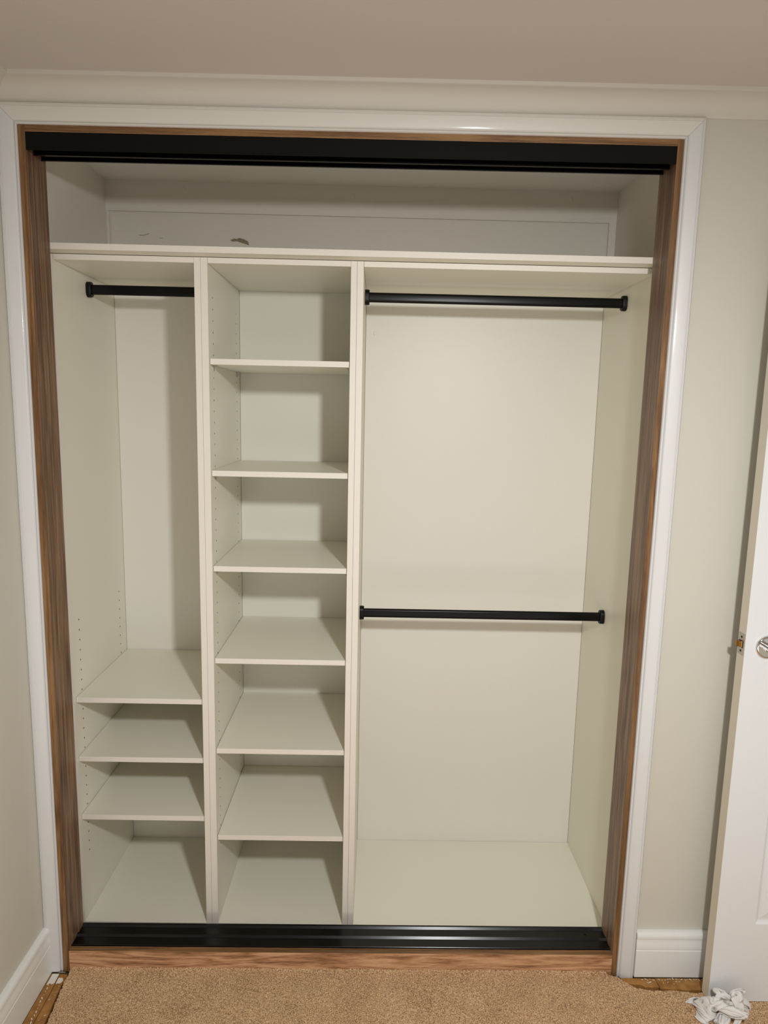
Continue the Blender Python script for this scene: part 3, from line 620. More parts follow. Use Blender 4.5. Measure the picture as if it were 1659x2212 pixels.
    600,843,478,624,811,440,654,779,366,665,721,393,673,687,499,697,639,564,747,623,630,783,596,695,809,558,738,808,522,789,829,501,787,855,502,801,881,515,808,876,542,829,865,567,848,854,592,838,
    319,722,269,338,746,235,325,755,194,295,753,215,295,755,174,305,751,137,321,724,120,289,731,142,275,719,138,270,694,126,271,683,103,270,661,97,264,639,99,260,620,118,263,607,149,249,592,183,
    249,559,202,261,528,205,254,489,223,249,492,297,286,500,339,299,506,414,341,512,429,386,502,424,414,518,460,443,534,473,475,530,483,500,533,500,502,521,567,516,530,542,515,558,505,526,577,545,
    536,597,530,545,609,580,556,627,548,563,636,589,575,660,579,555,688,566,572,715,580,586,734,600,580,772,591,578,795,573,556,821,611,572,835,613,584,855,593,600,872,596,607,878,555,604,857,515,
    628,847,489,648,816,450,659,774,424,680,733,431,696,686,503,704,653,606,737,611,673,769,574,718,816,564,784,835,530,804,823,504,841,835,477,836,866,477,840,881,501,863,881,531,883,878,558,879,
    304,772,249,326,795,260,346,788,226,327,798,200,306,794,179,323,774,157,328,755,120,306,739,99,289,723,103,272,713,108,250,690,111,257,672,121,261,655,122,247,640,141,240,619,154,247,604,124,
    232,584,154,243,560,143,258,529,139,228,513,172,236,525,225,242,523,304,262,539,358,308,531,360,351,529,381,399,542,389,437,558,422,471,568,479,491,548,523,518,552,572,497,575,533,513,599,509,
    517,621,553,525,654,541,528,660,598,536,687,558,545,687,618,549,718,624,544,737,577,561,741,614,563,765,591,563,791,609,565,806,645,589,818,619,590,820,575,612,831,601,609,829,550,633,829,545,
    640,806,502,623,783,458,645,745,456,664,723,472,699,699,550,727,662,604,755,627,687,759,578,759,792,542,807,829,535,849,853,510,849,832,488,883,843,462,878,876,469,884,881,502,907,876,527,924,
    303,808,260,317,821,218,341,829,239,359,817,200,335,823,184,343,799,163,333,784,116,308,770,104,285,750,108,265,735,125,254,712,129,248,689,153,237,667,146,244,660,112,223,647,132,233,627,122,
    223,614,95,240,587,94,264,578,95,241,559,78,215,554,121,222,562,182,211,545,244,244,562,292,286,564,322,336,559,350,379,548,403,425,570,451,460,562,513,498,548,572,513,585,579,488,620,525,
    501,653,518,496,686,557,501,707,596,522,734,583,511,726,633,523,747,643,524,763,596,539,758,642,541,778,604,562,768,631,576,783,640,593,797,659,598,782,616,602,777,570,629,784,595,615,772,536,
    635,752,521,613,729,479,632,699,445,653,697,521,682,691,592,724,671,656,760,648,705,781,597,743,802,572,813,838,562,834,854,532,875,853,501,886,832,473,920,857,460,924,881,476,934,881,503,952,
    291,826,242,319,846,243,339,852,205,364,847,232,369,844,188,356,830,151,335,819,137,312,796,128,296,776,133,278,749,146,261,730,160,239,712,159,229,698,133,231,681,116,226,668,88,229,647,85,
    248,640,86,235,628,60,263,621,63,261,605,27,230,593,42,212,594,90,192,568,131,200,574,209,248,567,248,291,592,299,340,581,361,382,567,437,426,559,507,474,534,553,480,587,558,499,638,585,
    473,677,540,478,718,525,499,747,538,501,774,572,491,752,605,500,773,628,510,794,613,529,793,638,552,786,662,560,758,652,582,751,637,583,761,686,613,751,682,608,739,625,610,718,590,629,706,576,
    614,695,535,616,673,497,642,655,506,668,663,544,675,661,625,711,647,671,739,647,731,775,625,768,801,603,797,824,584,854,838,557,882,831,517,885,828,501,929,858,497,933,852,470,972,877,477,977,
    281,849,245,307,846,196,323,874,232,350,871,237,372,871,208,359,861,160,338,849,160,316,828,160,297,803,151,279,770,164,257,757,154,241,743,140,238,726,107,249,707,92,230,700,80,233,679,63,
    251,671,81,248,668,52,276,652,52,255,653,30,240,630,11,215,619,17,194,610,61,190,599,119,216,594,183,244,587,256,295,580,347,337,559,401,402,539,475,454,522,557,495,583,602,468,636,565,
    482,695,596,473,740,575,458,772,547,479,801,548,492,810,590,476,785,589,489,802,635,509,800,666,533,780,687,560,753,694,568,727,649,598,713,655,611,690,694,634,680,652,617,656,626,611,636,582,
    611,619,535,639,634,564,657,639,608,684,623,585,697,631,634,698,630,697,731,627,699,754,612,744,770,600,786,786,597,835,805,560,860,808,530,874,814,527,925,851,528,924,856,513,970,834,488,971,
    258,861,245,289,862,186,315,871,188,339,879,199,362,892,224,360,881,179,338,875,160,317,865,154,299,846,145,283,818,132,276,790,122,267,765,120,250,755,91,265,735,82,251,727,72,255,709,63,
    269,695,76,284,679,55,261,689,46,276,670,11,247,660,0,221,649,10,212,636,55,191,631,85,189,612,162,204,590,252,246,579,324,305,551,394,370,526,453,429,518,561,482,563,615,482,643,621,
    451,699,587,468,754,624,445,786,591,453,822,567,479,836,581,464,811,608,469,783,631,493,777,657,512,767,690,540,739,673,575,706,687,587,685,616,602,646,662,634,618,670,642,596,622,640,573,579,
    665,585,588,688,597,590,679,586,639,699,593,646,725,602,636,714,609,670,721,607,711,724,628,747,747,624,783,754,600,808,773,567,817,774,547,859,797,548,907,826,552,921,840,539,962,825,513,968,
    225,869,246,260,880,203,295,879,226,313,895,216,338,904,210,355,905,182,343,897,145,321,897,127,311,875,113,323,840,122,292,830,95,302,807,107,275,790,87,281,777,67,277,752,66,279,733,64,
    297,715,73,280,710,44,289,695,27,267,700,3,248,684,7,226,677,8,219,662,48,207,645,93,208,621,126,201,617,236,233,604,332,285,570,408,350,540,471,410,523,560,467,550,640,455,628,595,
    462,700,637,447,754,635,447,799,633,431,828,600,456,845,621,481,830,637,466,807,655,466,763,662,506,745,665,540,723,718,553,690,655,576,643,616,608,602,611,630,565,634,662,546,636,687,549,611,
    717,552,578,719,541,633,734,563,606,725,561,654,741,575,641,745,582,682,717,584,689,731,598,715,736,595,753,727,608,790,742,582,792,746,577,839,768,584,861,798,582,904,811,561,956,817,538,983,
    181,881,248,224,893,223,270,904,220,290,889,180,314,893,170,336,901,170,334,920,139,348,919,109,353,897,102,348,873,133,336,869,93,326,849,82,314,823,65,307,803,72,308,777,64,304,752,64,
    311,731,53,302,718,21,274,722,8,258,713,31,235,709,11,230,692,38,206,682,39,192,660,78,192,638,144,227,618,203,254,607,296,291,592,380,355,564,452,413,546,541,447,550,644,470,626,651,
    432,682,612,426,738,611,423,781,622,423,809,652,442,828,664,466,838,685,488,815,680,481,783,693,489,728,688,527,690,683,575,663,692,584,614,646,595,559,602,638,536,575,687,523,565,717,513,594,
    738,517,550,747,506,595,765,525,586,760,529,623,767,546,640,753,558,681,731,564,691,734,575,726,713,591,730,705,610,736,710,597,770,716,593,816,737,609,842,751,600,892,770,568,927,792,536,949,
    133,891,249,179,904,226,229,921,221,259,899,168,292,904,141,314,916,162,341,923,177,359,921,156,376,920,127,370,901,151,377,887,123,366,865,113,359,841,100,338,814,102,335,798,63,332,771,72,
    323,752,30,297,745,10,277,740,26,246,735,16,233,718,44,211,714,45,197,692,79,209,670,126,196,653,194,222,634,259,277,623,293,323,611,356,373,586,432,411,573,527,430,560,629,441,616,627,
    452,675,658,421,716,645,419,757,661,435,781,668,428,807,700,458,796,700,479,801,730,505,771,730,513,719,738,548,686,737,556,634,683,606,590,682,619,540,637,660,508,601,701,489,580,733,480,541,
    765,481,535,777,490,560,782,498,604,800,516,605,790,529,652,770,539,698,751,558,725,720,562,725,701,575,712,700,601,699,685,598,735,689,618,765,692,615,817,711,602,865,754,567,885,769,539,904,
    95,890,191,130,914,238,182,931,234,220,916,176,265,924,147,299,915,193,325,925,211,353,922,218,376,915,199,393,917,166,388,900,191,386,875,169,384,855,151,382,828,130,372,817,85,361,792,57,
    326,777,19,296,767,26,264,760,13,242,745,52,212,740,65,202,726,113,197,701,152,212,676,209,242,644,230,245,654,319,269,616,376,317,606,414,358,591,468,397,591,556,408,559,613,420,605,655,
    449,647,689,421,678,675,423,719,693,447,740,677,437,753,715,451,768,747,471,747,718,493,735,773,527,700,791,537,653,735,580,618,721,585,561,669,639,540,673,680,507,639,726,494,624,757,475,582,
    767,455,543,790,465,546,806,481,572,811,488,620,804,503,662,778,511,689,752,531,712,731,544,723,705,567,683,689,584,678,675,610,682,666,613,735,668,608,786,679,585,825,711,573,868,736,554,910,
    59,886,144,82,913,204,134,937,212,182,937,188,231,944,164,271,926,205,314,947,193,352,949,203,374,941,227,395,923,234,411,915,201,413,887,211,422,876,166,414,859,125,399,835,80,374,817,40,
    339,805,17,298,791,10,257,771,56,218,763,64,200,752,134,228,729,176,229,700,237,270,683,245,294,649,289,295,643,373,293,622,442,317,579,465,364,560,517,387,568,562,398,562,657,414,583,691,
    446,602,680,423,632,714,426,666,730,449,683,706,471,698,709,451,702,763,477,701,774,501,683,729,521,649,787,558,624,774,574,585,735,605,544,703,638,510,665,695,500,671,715,471,613,741,456,576,
    765,451,585,787,439,562,809,450,571,808,462,613,795,475,651,774,508,642,753,529,667,734,546,683,699,548,697,679,567,698,664,585,677,647,603,705,660,588,758,687,584,779,713,571,817,730,558,845,
    29,891,95,49,913,153,94,945,189,144,964,209,199,957,207,258,956,200,297,936,148,343,943,162,378,938,174,401,948,216,431,929,226,439,904,183,413,903,163,404,887,130,393,869,107,382,848,52,
    334,822,47,285,794,46,237,788,44,214,779,124,215,753,216,232,717,279,270,692,326,314,680,342,338,651,378,348,619,433,341,600,495,338,563,538,359,536,538,394,541,577,402,536,650,417,551,689,
    438,566,685,445,587,725,467,614,703,453,619,760,481,630,735,471,634,794,499,634,794,508,616,732,538,607,721,557,579,783,597,560,775,625,534,733,656,504,702,678,482,661,718,473,660,736,456,620,
    748,434,580,771,430,589,793,433,612,787,455,596,779,473,604,754,493,632,736,515,643,723,526,669,708,546,660,682,556,658,657,562,680,639,576,696,661,579,717,683,577,736,714,574,765,737,559,805,
    25,899,35,52,900,81,89,907,147,113,963,157,168,980,177,228,981,187,283,966,176,323,943,130,368,946,143,404,945,171,431,956,200,446,933,175,420,927,165,428,906,124,408,888,77,362,860,67,
    336,835,13,277,816,26,227,809,82,232,774,195,260,729,249,272,712,356,279,665,421,320,644,443,346,643,509,374,622,549,371,588,573,369,555,590,377,522,604,402,510,598,417,533,627,421,526,681,
    448,536,672,453,541,719,468,550,683,486,565,707,479,549,753,506,565,746,518,552,782,544,551,773,548,551,708,579,547,729,595,515,763,635,495,757,666,498,740,691,486,701,698,464,645,716,450,638,
    728,432,610,760,425,633,762,445,619,782,453,646,761,469,621,767,489,676,749,507,676,719,507,672,701,519,667,680,532,665,659,537,681,641,550,713,640,571,745,669,558,734,698,561,738,730,557,767,
    0,918,56,30,924,95,64,931,123,112,945,116,148,946,167,199,964,151,252,969,142,300,972,128,341,966,157,379,965,179,411,971,163,434,954,143,434,934,118,404,918,126,375,898,88,367,871,23,
    312,844,44,251,833,30,255,800,131,276,762,231,297,720,314,315,685,408,316,644,503,318,605,534,350,586,589,360,591,650,377,573,678,384,543,696,383,525,654,393,502,634,420,512,640,430,504,676,
    463,502,674,476,496,711,510,501,714,518,509,664,536,530,655,549,511,679,554,489,716,579,480,734,588,500,707,599,519,674,624,500,708,629,471,719,654,476,731,681,476,719,700,464,686,696,442,654,
    714,430,644,736,435,657,760,437,671,744,457,656,766,463,677,741,482,659,756,496,709,736,516,705,709,513,708,681,519,706,678,543,708,656,533,725,647,545,761,663,566,783,686,560,765,712,555,787,
    9,933,24,23,952,73,66,957,109,89,922,104,139,924,133,170,973,122,217,993,130,267,999,135,316,993,134,357,985,134,382,968,126,402,960,97,389,939,120,393,931,72,378,901,29,334,878,55,
    279,860,22,240,834,96,268,802,200,290,766,312,299,720,421,324,684,519,329,640,608,336,591,648,332,543,605,354,529,609,358,511,650,347,501,701,371,494,695,402,507,688,416,484,641,448,503,627,
    486,509,637,511,486,648,541,477,651,577,480,645,595,500,610,618,509,610,615,484,629,621,457,628,636,453,657,650,490,631,643,476,661,660,476,684,649,453,684,678,462,685,694,457,724,693,445,694,
    695,425,683,713,434,706,735,435,716,745,453,723,723,459,688,749,475,705,729,490,691,741,504,739,732,523,740,713,534,711,694,541,729,676,535,752,659,523,773,658,545,805,686,546,799,693,565,799,
    36,933,8,46,933,61,72,960,63,111,949,78,132,927,98,150,955,90,189,976,82,231,990,84,278,995,84,309,981,76,332,958,92,349,966,45,337,935,76,346,925,26,324,901,69,292,885,23,
    284,849,102,244,826,189,245,769,271,271,737,384,285,712,515,304,656,593,314,580,595,309,536,656,334,499,646,332,491,581,357,464,590,350,473,647,360,463,682,388,474,684,420,486,707,455,477,642,
    494,482,613,539,492,592,576,488,596,609,470,562,647,469,556,660,490,514,673,486,552,674,450,550,689,471,566,682,445,594,687,474,614,677,456,634,675,440,660,667,431,691,661,449,716,677,452,739,
    675,424,746,695,430,754,712,437,782,726,453,775,712,454,733,710,475,715,737,477,737,711,495,714,717,510,746,701,523,743,715,540,747,698,539,766,685,531,789,672,530,824,684,556,839,705,551,824,
    52,955,22,59,918,23,73,918,69,99,923,62,129,925,56,155,927,77,181,937,65,201,949,91,232,957,115,241,960,58,264,949,105,270,945,58,264,929,21,274,916,79,256,886,49,261,873,132,
    266,844,203,266,800,296,246,752,380,260,693,441,290,650,502,295,598,563,288,541,615,309,497,612,319,457,640,314,463,582,338,452,561,337,452,614,338,439,662,384,462,630,418,461,701,468,476,685,
    517,459,639,566,454,588,603,456,528,636,468,492,672,457,472,702,463,472,726,475,488,718,445,485,725,429,511,726,460,531,716,459,578,703,443,604,671,427,618,652,428,656,662,430,723,655,455,751,
    656,433,779,667,456,783,676,439,808,697,449,816,693,454,776,684,474,755,718,473,758,726,490,759,697,493,742,682,509,747,703,516,775,724,529,775,716,534,789,701,532,824,686,532,858,700,553,865,
    83,956,14,76,935,33,84,902,28,95,890,77,118,899,94,148,901,87,174,900,96,165,921,116,170,929,153,193,917,150,196,899,121,216,888,144,194,873,103,204,852,130,217,853,195,222,821,241,
    225,812,333,233,782,421,250,734,497,272,675,558,276,604,517,307,552,531,298,505,570,281,466,612,297,436,637,304,438,591,322,435,550,331,431,592,351,431,620,373,435,674,429,454,648,483,454,712,
    544,460,689,593,453,618,640,444,544,659,435,466,692,447,404,714,476,398,739,479,424,754,464,443,769,440,448,756,454,484,745,446,538,720,434,565,695,414,601,676,412,657,648,408,695,635,438,732,
    635,454,781,646,440,820,656,465,825,661,443,851,679,460,844,670,475,806,691,477,791,705,483,776,715,499,790,678,500,783,689,509,806,713,515,805,740,515,792,733,538,824,718,532,860,700,532,889,
    113,948,27,102,931,7,111,906,48,128,895,67,130,871,67,135,879,104,160,872,100,156,862,138,130,869,138,123,869,175,135,858,204,139,850,241,149,835,274,162,820,309,176,799,347,189,772,395,
    205,736,440,224,698,486,245,649,506,250,604,566,275,551,578,293,513,512,309,468,536,280,445,574,275,419,618,301,417,602,316,412,571,338,416,541,357,433,571,387,431,630,425,437,692,482,446,661,
    554,436,675,611,435,638,665,427,568,687,435,485,722,447,429,740,455,370,760,484,364,778,489,404,787,487,447,793,460,454,771,464,506,750,420,519,725,415,583,703,404,650,681,400,703,649,415,754,
    628,425,783,621,446,820,628,470,843,649,474,869,668,466,892,670,484,858,691,476,834,707,470,806,728,481,798,702,492,822,679,506,846,705,510,842,726,501,821,743,515,840,745,532,875,724,529,901,
    146,937,21,134,913,21,122,889,12,111,874,46,110,863,94,134,850,101,151,833,115,172,815,139,161,800,179,134,776,187,136,756,232,169,740,235,167,720,283,191,699,303,199,677,349,217,655,386,
    225,627,428,241,597,471,236,563,521,265,534,511,259,495,557,287,467,526,305,436,501,295,419,549,283,397,580,296,391,623,323,412,622,344,409,594,371,409,560,404,433,594,443,426,652,501,424,705,
    544,442,631,603,434,578,651,416,520,707,409,487,744,426,438,758,454,403,776,461,354,802,487,360,812,486,409,815,483,459,801,467,499,783,441,518,756,413,567,730,412,642,708,408,711,666,399,756,
    648,408,799,630,418,844,628,441,872,630,464,902,652,481,924,679,482,911,690,468,879,701,462,849,727,463,825,717,484,848,697,489,869,697,509,890,722,506,870,742,489,847,749,504,880,752,513,928,
    162,914,7,166,912,49,150,890,55,135,862,24,114,845,43,113,830,91,127,806,135,146,770,151,172,731,161,171,693,211,143,655,233,152,626,279,174,598,313,182,573,359,208,550,374,205,529,422,
    232,509,428,225,490,471,252,473,473,243,457,517,269,435,489,268,430,543,289,401,507,314,406,516,306,393,563,319,390,589,328,389,636,347,408,644,380,406,614,422,404,588,464,427,618,500,417,660,
    550,420,639,601,413,581,634,412,485,688,411,442,730,425,395,775,433,380,786,460,403,804,451,369,833,472,376,836,473,433,814,452,462,797,433,502,779,414,550,757,404,624,724,385,667,698,384,736,
    679,401,791,663,419,829,645,417,881,651,444,892,647,451,937,674,469,954,690,461,922,701,450,892,715,452,869,734,463,861,713,471,896,703,486,930,729,498,926,734,483,894,762,472,880,768,474,953,
    151,891,11,175,891,17,178,887,61,149,855,64,139,833,50,122,799,64,113,763,119,121,719,176,146,667,191,170,602,209,180,564,254,173,515,290,211,486,298,214,450,339,223,420,372,226,404,412,
    207,389,451,235,382,446,223,379,493,249,379,488,251,375,531,262,383,566,283,378,544,305,373,538,334,379,532,350,391,563,358,386,610,377,387,663,403,408,671,441,404,641,480,395,614,523,407,627,
    582,414,646,632,414,609,635,393,512,676,387,447,721,399,415,763,411,412,787,432,415,806,452,421,826,445,397,849,449,427,835,461,476,817,457,517,804,427,543,788,410,603,766,386,648,739,389,707,
    712,399,758,693,418,797,677,407,853,668,423,896,672,447,910,664,432,945,692,450,965,706,440,931,713,432,901,734,436,896,727,448,926,719,453,974,740,469,986,749,455,944,764,431,904,793,430,956,
    158,867,1,161,870,38,186,864,46,182,854,83,161,820,83,144,788,108,138,722,140,124,661,160,128,598,215,149,535,253,188,473,245,222,422,279,217,370,312,186,332,338,199,298,371,211,284,398,
    228,264,417,232,272,450,243,288,473,252,296,503,252,314,537,254,337,578,279,354,579,298,370,589,331,368,591,362,363,579,390,381,581,414,382,632,435,384,675,470,401,692,507,394,662,538,391,651,
    570,394,613,617,394,584,658,398,542,680,381,492,720,389,470,754,400,456,779,413,450,798,432,454,810,420,417,837,422,410,828,440,446,819,432,494,827,439,547,818,426,590,805,396,615,782,396,677,
    751,411,707,727,416,757,717,405,812,692,430,832,684,445,870,690,432,905,688,425,946,707,423,971,707,411,933,731,398,921,729,409,959,749,416,932,748,394,999,772,396,984,801,379,954,800,385,883,
    183,853,8,157,845,10,167,838,50,188,823,72,174,786,106,145,741,86,161,682,132,168,625,177,168,537,219,164,460,250,184,388,278,236,330,278,206,267,315,261,263,312,297,268,322,319,285,328,
    301,308,318,309,313,363,276,325,328,269,329,383,282,314,441,283,321,505,277,315,576,302,342,586,323,364,635,372,362,638,402,360,621,448,359,618,470,378,638,495,375,676,532,391,703,563,404,689,
    596,392,649,603,378,604,641,376,553,678,373,538,711,377,518,743,380,503,774,386,484,786,410,490,805,406,468,826,414,453,844,425,452,840,436,489,842,449,525,848,436,561,841,409,583,827,405,639,
    793,424,658,770,435,706,759,416,757,735,424,811,718,441,837,703,423,870,685,409,906,682,401,967,709,394,973,731,373,927,729,354,973,754,344,966,753,352,901,782,329,899,774,350,835,802,321,805,
    199,828,30,178,825,12,151,812,25,166,789,64,183,746,101,150,690,96,131,629,129,145,555,175,175,477,190,205,403,220,227,318,243,230,244,280,277,296,255,338,284,255,337,335,230,369,351,240,
    344,374,221,365,364,276,333,367,275,294,362,272,289,353,362,268,340,433,274,350,530,302,315,546,323,336,637,368,364,683,422,362,681,463,358,679,492,351,646,523,369,634,563,375,667,587,387,696,
    613,399,680,629,393,636,648,389,602,672,391,574,702,397,545,730,393,548,758,391,541,783,393,533,805,405,519,823,411,508,841,414,485,859,430,474,853,457,491,866,457,531,865,421,552,872,416,593,
    843,434,614,816,451,643,806,431,698,786,429,768,757,450,806,737,431,855,711,407,889,688,384,931,706,369,990,716,338,913,736,342,882,744,300,876,765,282,836,780,285,777,771,297,705,805,282,661,
    200,786,14,192,780,49,166,768,23,142,737,53,173,686,87,166,631,125,137,570,142,134,495,199,156,414,236,187,337,222,207,252,260,282,275,218,345,288,209,350,349,177,390,374,162,380,408,141,
    403,405,175,386,421,178,387,412,241,349,403,257,308,379,301,257,360,346,259,359,451,311,336,519,346,319,617,373,338,691,421,370,725,475,380,722,508,351,698,537,349,655,561,363,632,588,372,642,
    613,376,663,639,382,676,657,396,648,673,394,618,694,394,594,722,392,596,747,391,596,777,387,588,802,396,565,824,412,550,844,422,531,864,435,509,869,446,450,874,466,484,890,449,508,901,424,526,
    888,445,562,858,467,574,850,457,645,818,463,699,801,451,782,776,450,848,744,406,878,712,380,905,701,337,982,722,304,925,723,324,812,754,297,760,750,251,716,774,231,659,801,223,588,803,234,510,
    175,739,2,194,725,19,176,708,45,147,671,45,129,629,83,159,569,109,169,509,153,153,437,189,151,352,234,174,270,242,252,274,207,327,265,188,353,330,145,383,372,113,417,405,89,416,436,92,
    436,420,109,423,436,132,416,439,182,375,437,220,324,405,243,285,395,304,248,379,392,281,371,501,336,346,578,385,339,648,428,343,713,475,362,751,526,374,733,551,356,695,576,352,662,593,349,625,
    619,366,617,642,372,632,660,369,664,684,381,661,707,380,637,710,374,584,737,372,614,769,365,611,803,374,598,825,390,566,863,396,544,880,418,505,889,440,466,887,465,438,901,481,471,912,454,475,
    928,450,508,908,470,519,889,470,582,861,484,642,836,468,732,819,439,818,761,420,828,694,395,873,695,349,947,706,289,874,728,274,768,740,280,656,752,229,589,777,229,498,761,185,448,779,167,378,
    145,698,7,165,667,6,178,633,32,163,601,67,137,552,78,130,499,129,161,437,142,184,375,179,170,302,194,218,240,218,295,239,192,328,297,143,343,367,139,382,391,58,409,424,60,439,416,55,
    461,432,70,451,447,103,434,462,147,392,455,168,356,420,186,295,400,223,247,399,323,266,401,451,324,357,513,372,325,590,424,321,679,470,334,744,523,349,747,567,364,738,594,360,697,610,352,660,
    627,348,619,639,362,589,663,371,619,683,361,642,703,347,655,717,357,621,731,369,560,757,369,568,788,367,565,831,366,557,849,400,507,890,397,486,912,426,473,913,454,428,914,484,411,933,495,442,
    944,467,442,948,478,489,920,496,527,905,484,603,881,484,686,847,435,763,787,406,826,717,381,853,675,325,959,704,314,834,717,286,689,733,236,578,762,243,461,737,190,384,758,166,288,733,122,245,
    121,650,33,137,610,21,152,562,19,169,519,49,164,476,98,130,423,131,133,368,183,186,318,150,226,276,167,258,212,178,283,274,150,316,336,137,339,390,105,376,414,96,404,414,19,433,427,19,
    461,441,22,462,464,58,451,475,101,405,452,120,369,429,134,314,430,211,261,421,262,273,418,391,317,382,466,370,355,545,416,338,626,466,335,684,510,323,734,549,335,722,589,341,719,626,354,704,
    639,351,655,654,347,608,667,365,577,688,369,609,706,334,617,731,332,626,744,346,587,752,358,535,781,373,525,812,383,528,854,379,512,877,414,456,905,422,424,933,437,424,937,470,400,938,500,377,
    957,504,410,971,487,435,956,505,478,945,499,562,918,469,646,855,450,689,814,395,798,729,362,859,655,334,953,686,285,822,712,246,667,729,251,498,740,229,354,732,173,259,689,122,212,685,99,116,
    112,596,11,113,551,66,128,496,51,138,444,77,161,396,82,157,351,134,143,288,182,196,259,159,231,211,165,256,260,147,295,298,103,305,355,114,344,372,69,359,407,61,385,437,55,411,443,10,
    435,465,16,437,452,65,435,481,62,424,486,116,375,458,129,326,435,146,280,449,219,284,422,332,284,372,430,342,348,476,389,329,553,439,317,632,475,306,715,526,310,698,571,318,697,610,324,695,
    647,334,685,664,344,648,678,347,598,691,361,561,716,348,586,731,319,582,758,320,587,781,337,572,789,348,524,825,361,514,833,391,473,858,421,423,891,442,412,926,441,378,948,451,377,958,479,377,
    975,508,368,989,503,406,991,498,459,970,487,524,933,455,605,881,427,689,799,409,757,722,355,825,639,353,955,691,316,778,695,254,622,703,237,440,709,198,293,707,154,158,645,111,128,631,55,75,
    90,558,48,104,492,40,113,438,104,126,375,67,139,326,111,175,279,103,170,227,136,214,208,121,232,257,131,268,288,89,279,325,140,296,346,68,323,370,46,350,390,27,373,412,21,383,439,11,
    399,469,18,412,452,47,417,464,84,406,489,78,390,479,144,340,457,144,301,468,190,303,437,270,298,389,357,297,341,437,340,327,511,396,303,574,432,295,666,490,321,664,540,329,671,589,333,665,
    627,332,655,663,323,642,688,321,603,704,328,560,725,350,533,741,320,527,767,339,521,792,324,495,821,335,492,838,369,450,873,386,461,877,404,398,885,446,363,909,466,369,933,480,349,957,495,331,
    984,494,327,996,482,372,996,467,423,984,466,503,924,463,555,866,439,639,816,383,749,717,377,813,640,374,934,664,288,792,702,281,587,722,261,393,686,199,240,676,147,94,630,78,35,576,46,80,
    83,522,20,80,451,82,92,377,105,117,311,120,152,269,69,165,215,96,215,230,67,214,269,101,245,295,101,251,322,133,266,345,119,286,365,106,302,383,44,328,395,61,339,418,24,356,433,52,
    363,459,23,380,464,56,392,447,88,380,476,94,379,497,110,356,485,128,323,483,181,333,462,239,314,417,299,311,370,378,308,315,438,338,303,545,385,288,619,454,295,620,508,310,637,560,322,636,
    605,327,626,638,337,583,682,338,562,703,319,524,738,323,484,753,354,483,783,340,449,804,370,456,834,350,417,870,359,402,898,378,412,916,414,381,905,431,341,914,467,310,933,453,333,952,478,302,
    984,472,306,975,463,358,972,466,406,964,456,475,940,435,572,877,418,638,797,399,715,709,351,789,624,359,923,673,318,750,681,255,573,708,272,352,702,212,179,640,135,112,597,84,18,558,17,31,
    62,496,17,91,416,22,106,339,52,107,262,81,146,210,59,175,262,52,204,289,67,239,304,56,219,318,100,233,338,124,248,362,119,272,365,69,283,397,69,309,391,105,305,413,50,331,418,94,
    323,439,52,336,463,62,351,441,93,360,464,103,350,496,90,364,509,139,362,480,171,336,454,195,334,433,243,331,398,311,320,348,357,329,300,432,348,275,543,405,265,614,466,276,660,531,295,662,
    590,308,655,645,311,623,664,338,528,711,353,502,735,343,439,775,350,400,794,384,407,830,380,368,857,402,378,873,388,333,904,396,332,934,404,318,938,431,312,928,450,271,943,457,301,959,455,331,
    986,442,319,999,451,357,968,440,398,968,429,484,921,421,549,872,390,644,793,369,717,700,382,783,608,373,901,645,292,758,682,288,548,686,249,359,671,210,194,632,151,76,568,88,64,530,27,42,
    51,489,62,68,399,60,84,315,30,138,268,27,179,211,15,204,256,43,225,296,12,217,324,26,222,338,65,250,323,84,241,347,84,252,367,44,259,391,62,267,384,110,286,408,126,279,430,77,
    303,430,123,293,456,84,315,457,117,323,485,93,326,481,134,331,510,126,348,506,169,348,482,201,359,455,215,355,436,274,349,386,308,342,341,365,358,299,449,369,254,536,433,257,595,500,263,649,
    572,280,682,626,301,614,677,312,522,701,358,456,756,375,427,780,384,346,823,400,317,850,433,332,872,422,277,902,441,281,908,417,241,933,430,238,955,415,249,958,441,255,950,467,262,963,442,292,
    959,426,335,988,421,350,979,412,425,936,411,474,906,382,563,844,363,642,763,367,685,679,360,774,588,364,869,636,310,729,662,263,545,677,275,348,675,234,173,623,175,69,572,106,18,522,54,24,
    36,489,61,57,401,23,73,319,77,108,249,26,173,245,7,233,245,18,253,287,25,243,318,18,231,350,23,258,334,42,263,340,75,229,361,73,234,386,56,240,385,105,251,400,138,247,414,100,
    253,437,110,266,440,138,275,463,142,288,483,117,299,479,146,308,502,147,325,510,171,345,505,204,351,478,232,365,459,252,369,418,288,364,374,326,357,318,372,361,270,457,398,237,559,468,245,634,
    543,266,687,613,289,660,652,317,525,710,337,429,750,393,375,808,424,363,834,453,289,864,453,227,894,480,229,918,474,201,933,461,166,943,438,157,962,438,185,977,433,221,963,460,233,973,461,267,
    967,419,296,954,423,375,946,386,423,925,370,514,867,356,561,803,347,624,736,338,707,651,347,753,569,361,829,623,288,731,655,284,570,666,263,396,676,259,212,624,204,102,578,139,47,534,88,18,
]
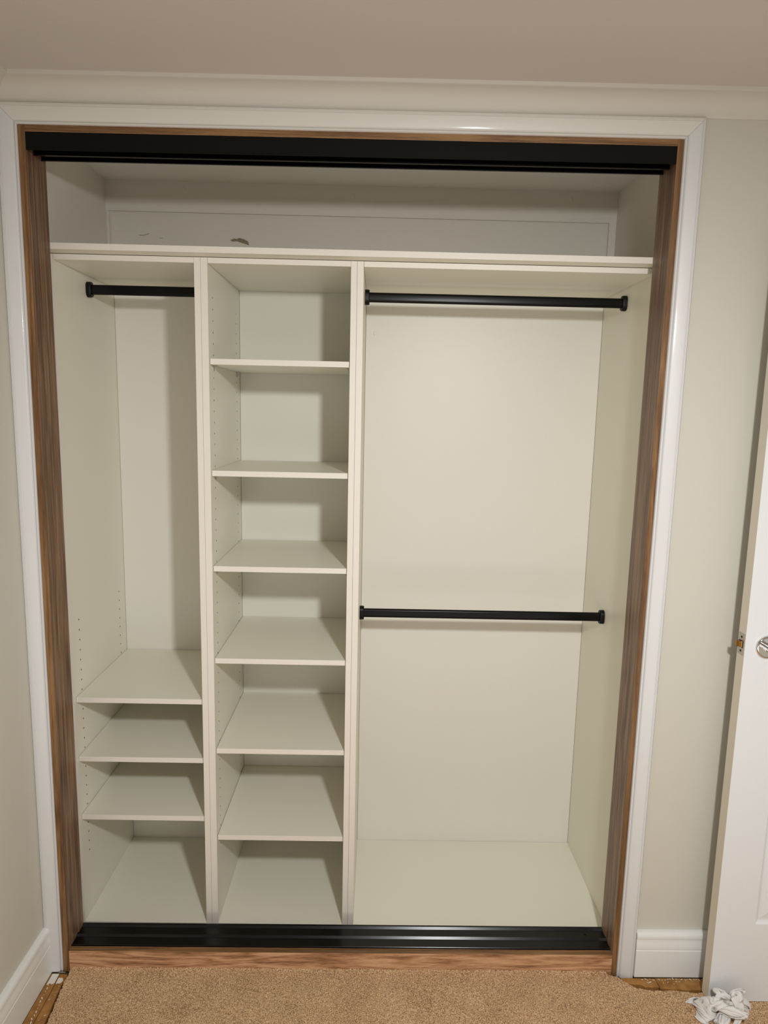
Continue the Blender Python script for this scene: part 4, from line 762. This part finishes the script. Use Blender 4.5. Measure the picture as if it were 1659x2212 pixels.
def rag():
    q = np.array(RAG_POINTS).reshape(-1, 3)/999.0
    X = 1.786 + q[:, 0]*.162; Y = -.198 + q[:, 1]*.096; Z = .0135 + q[:, 2]*.088
    fs = [(j*64+i, j*64+i+1, (j+1)*64+i+1, (j+1)*64+i) for j in range(55) for i in range(63)]
    me = bpy.data.meshes.new('cleaning_rag'); me.from_pydata([lean(p) for p in zip(X.tolist(), Y.tolist(), Z.tolist())], [], fs)
    me.polygons.foreach_set('use_smooth', [True]*len(fs)); me.materials.append(RAGM)
    o = bpy.data.objects.new('cleaning_rag', me); COL.objects.link(o)
    s = o.modifiers.new('thickness', 'SOLIDIFY'); s.thickness = .0028; s.offset = 0
    o.modifiers.new('round', 'SUBSURF').levels = 1; o.modifiers['round'].render_levels = 1
    tag(o, 'crumpled white rag with grey smudges on the carpet at the foot of the open door', 'rag')
RAGM = mat('white_terry_cloth', (236, 233, 230), .95, bump=(1400, .5, .0012), vary=(42, (228, 224, 220)))
nt = RAGM.node_tree; rp = [n for n in nt.nodes if n.type == 'VALTORGB'][0]
rp.color_ramp.elements[0].position = .30; rp.color_ramp.elements[0].color = lin((148, 142, 130)); rp.color_ramp.elements[1].position = .40
rag()

# ------------------------------------------------------------------ the room's lamp, hung behind the photographer
lamp = empty('ceiling_lamp', (LAMP[0], LAMP[1], RZ), 'white pendant ceiling lamp in the middle of the room', 'lamp')
m = MB(); m.lathe([(.06,0),(.06,.015),(.02,.03),(.008,.03)], (LAMP[0], LAMP[1], RZ+.002), (0,0,-1), 32); m.build('canopy', TRIM, lamp, smooth=True)
m = MB(); m.tube([(LAMP[0], LAMP[1], RZ-.02), (LAMP[0], LAMP[1], LAMP[2]+.13)], .008); m.build('rod', TRIM, lamp)
m = MB(); m.lathe([(.02,0),(.09,.01),(.13,.035),(.13,.045),(.01,.045)], (LAMP[0], LAMP[1], LAMP[2]+.135), (0,0,-1), 40); m.build('lamp_shield', TRIM, lamp, smooth=True)  # unseen housing, added to block direct light going up to the ceiling
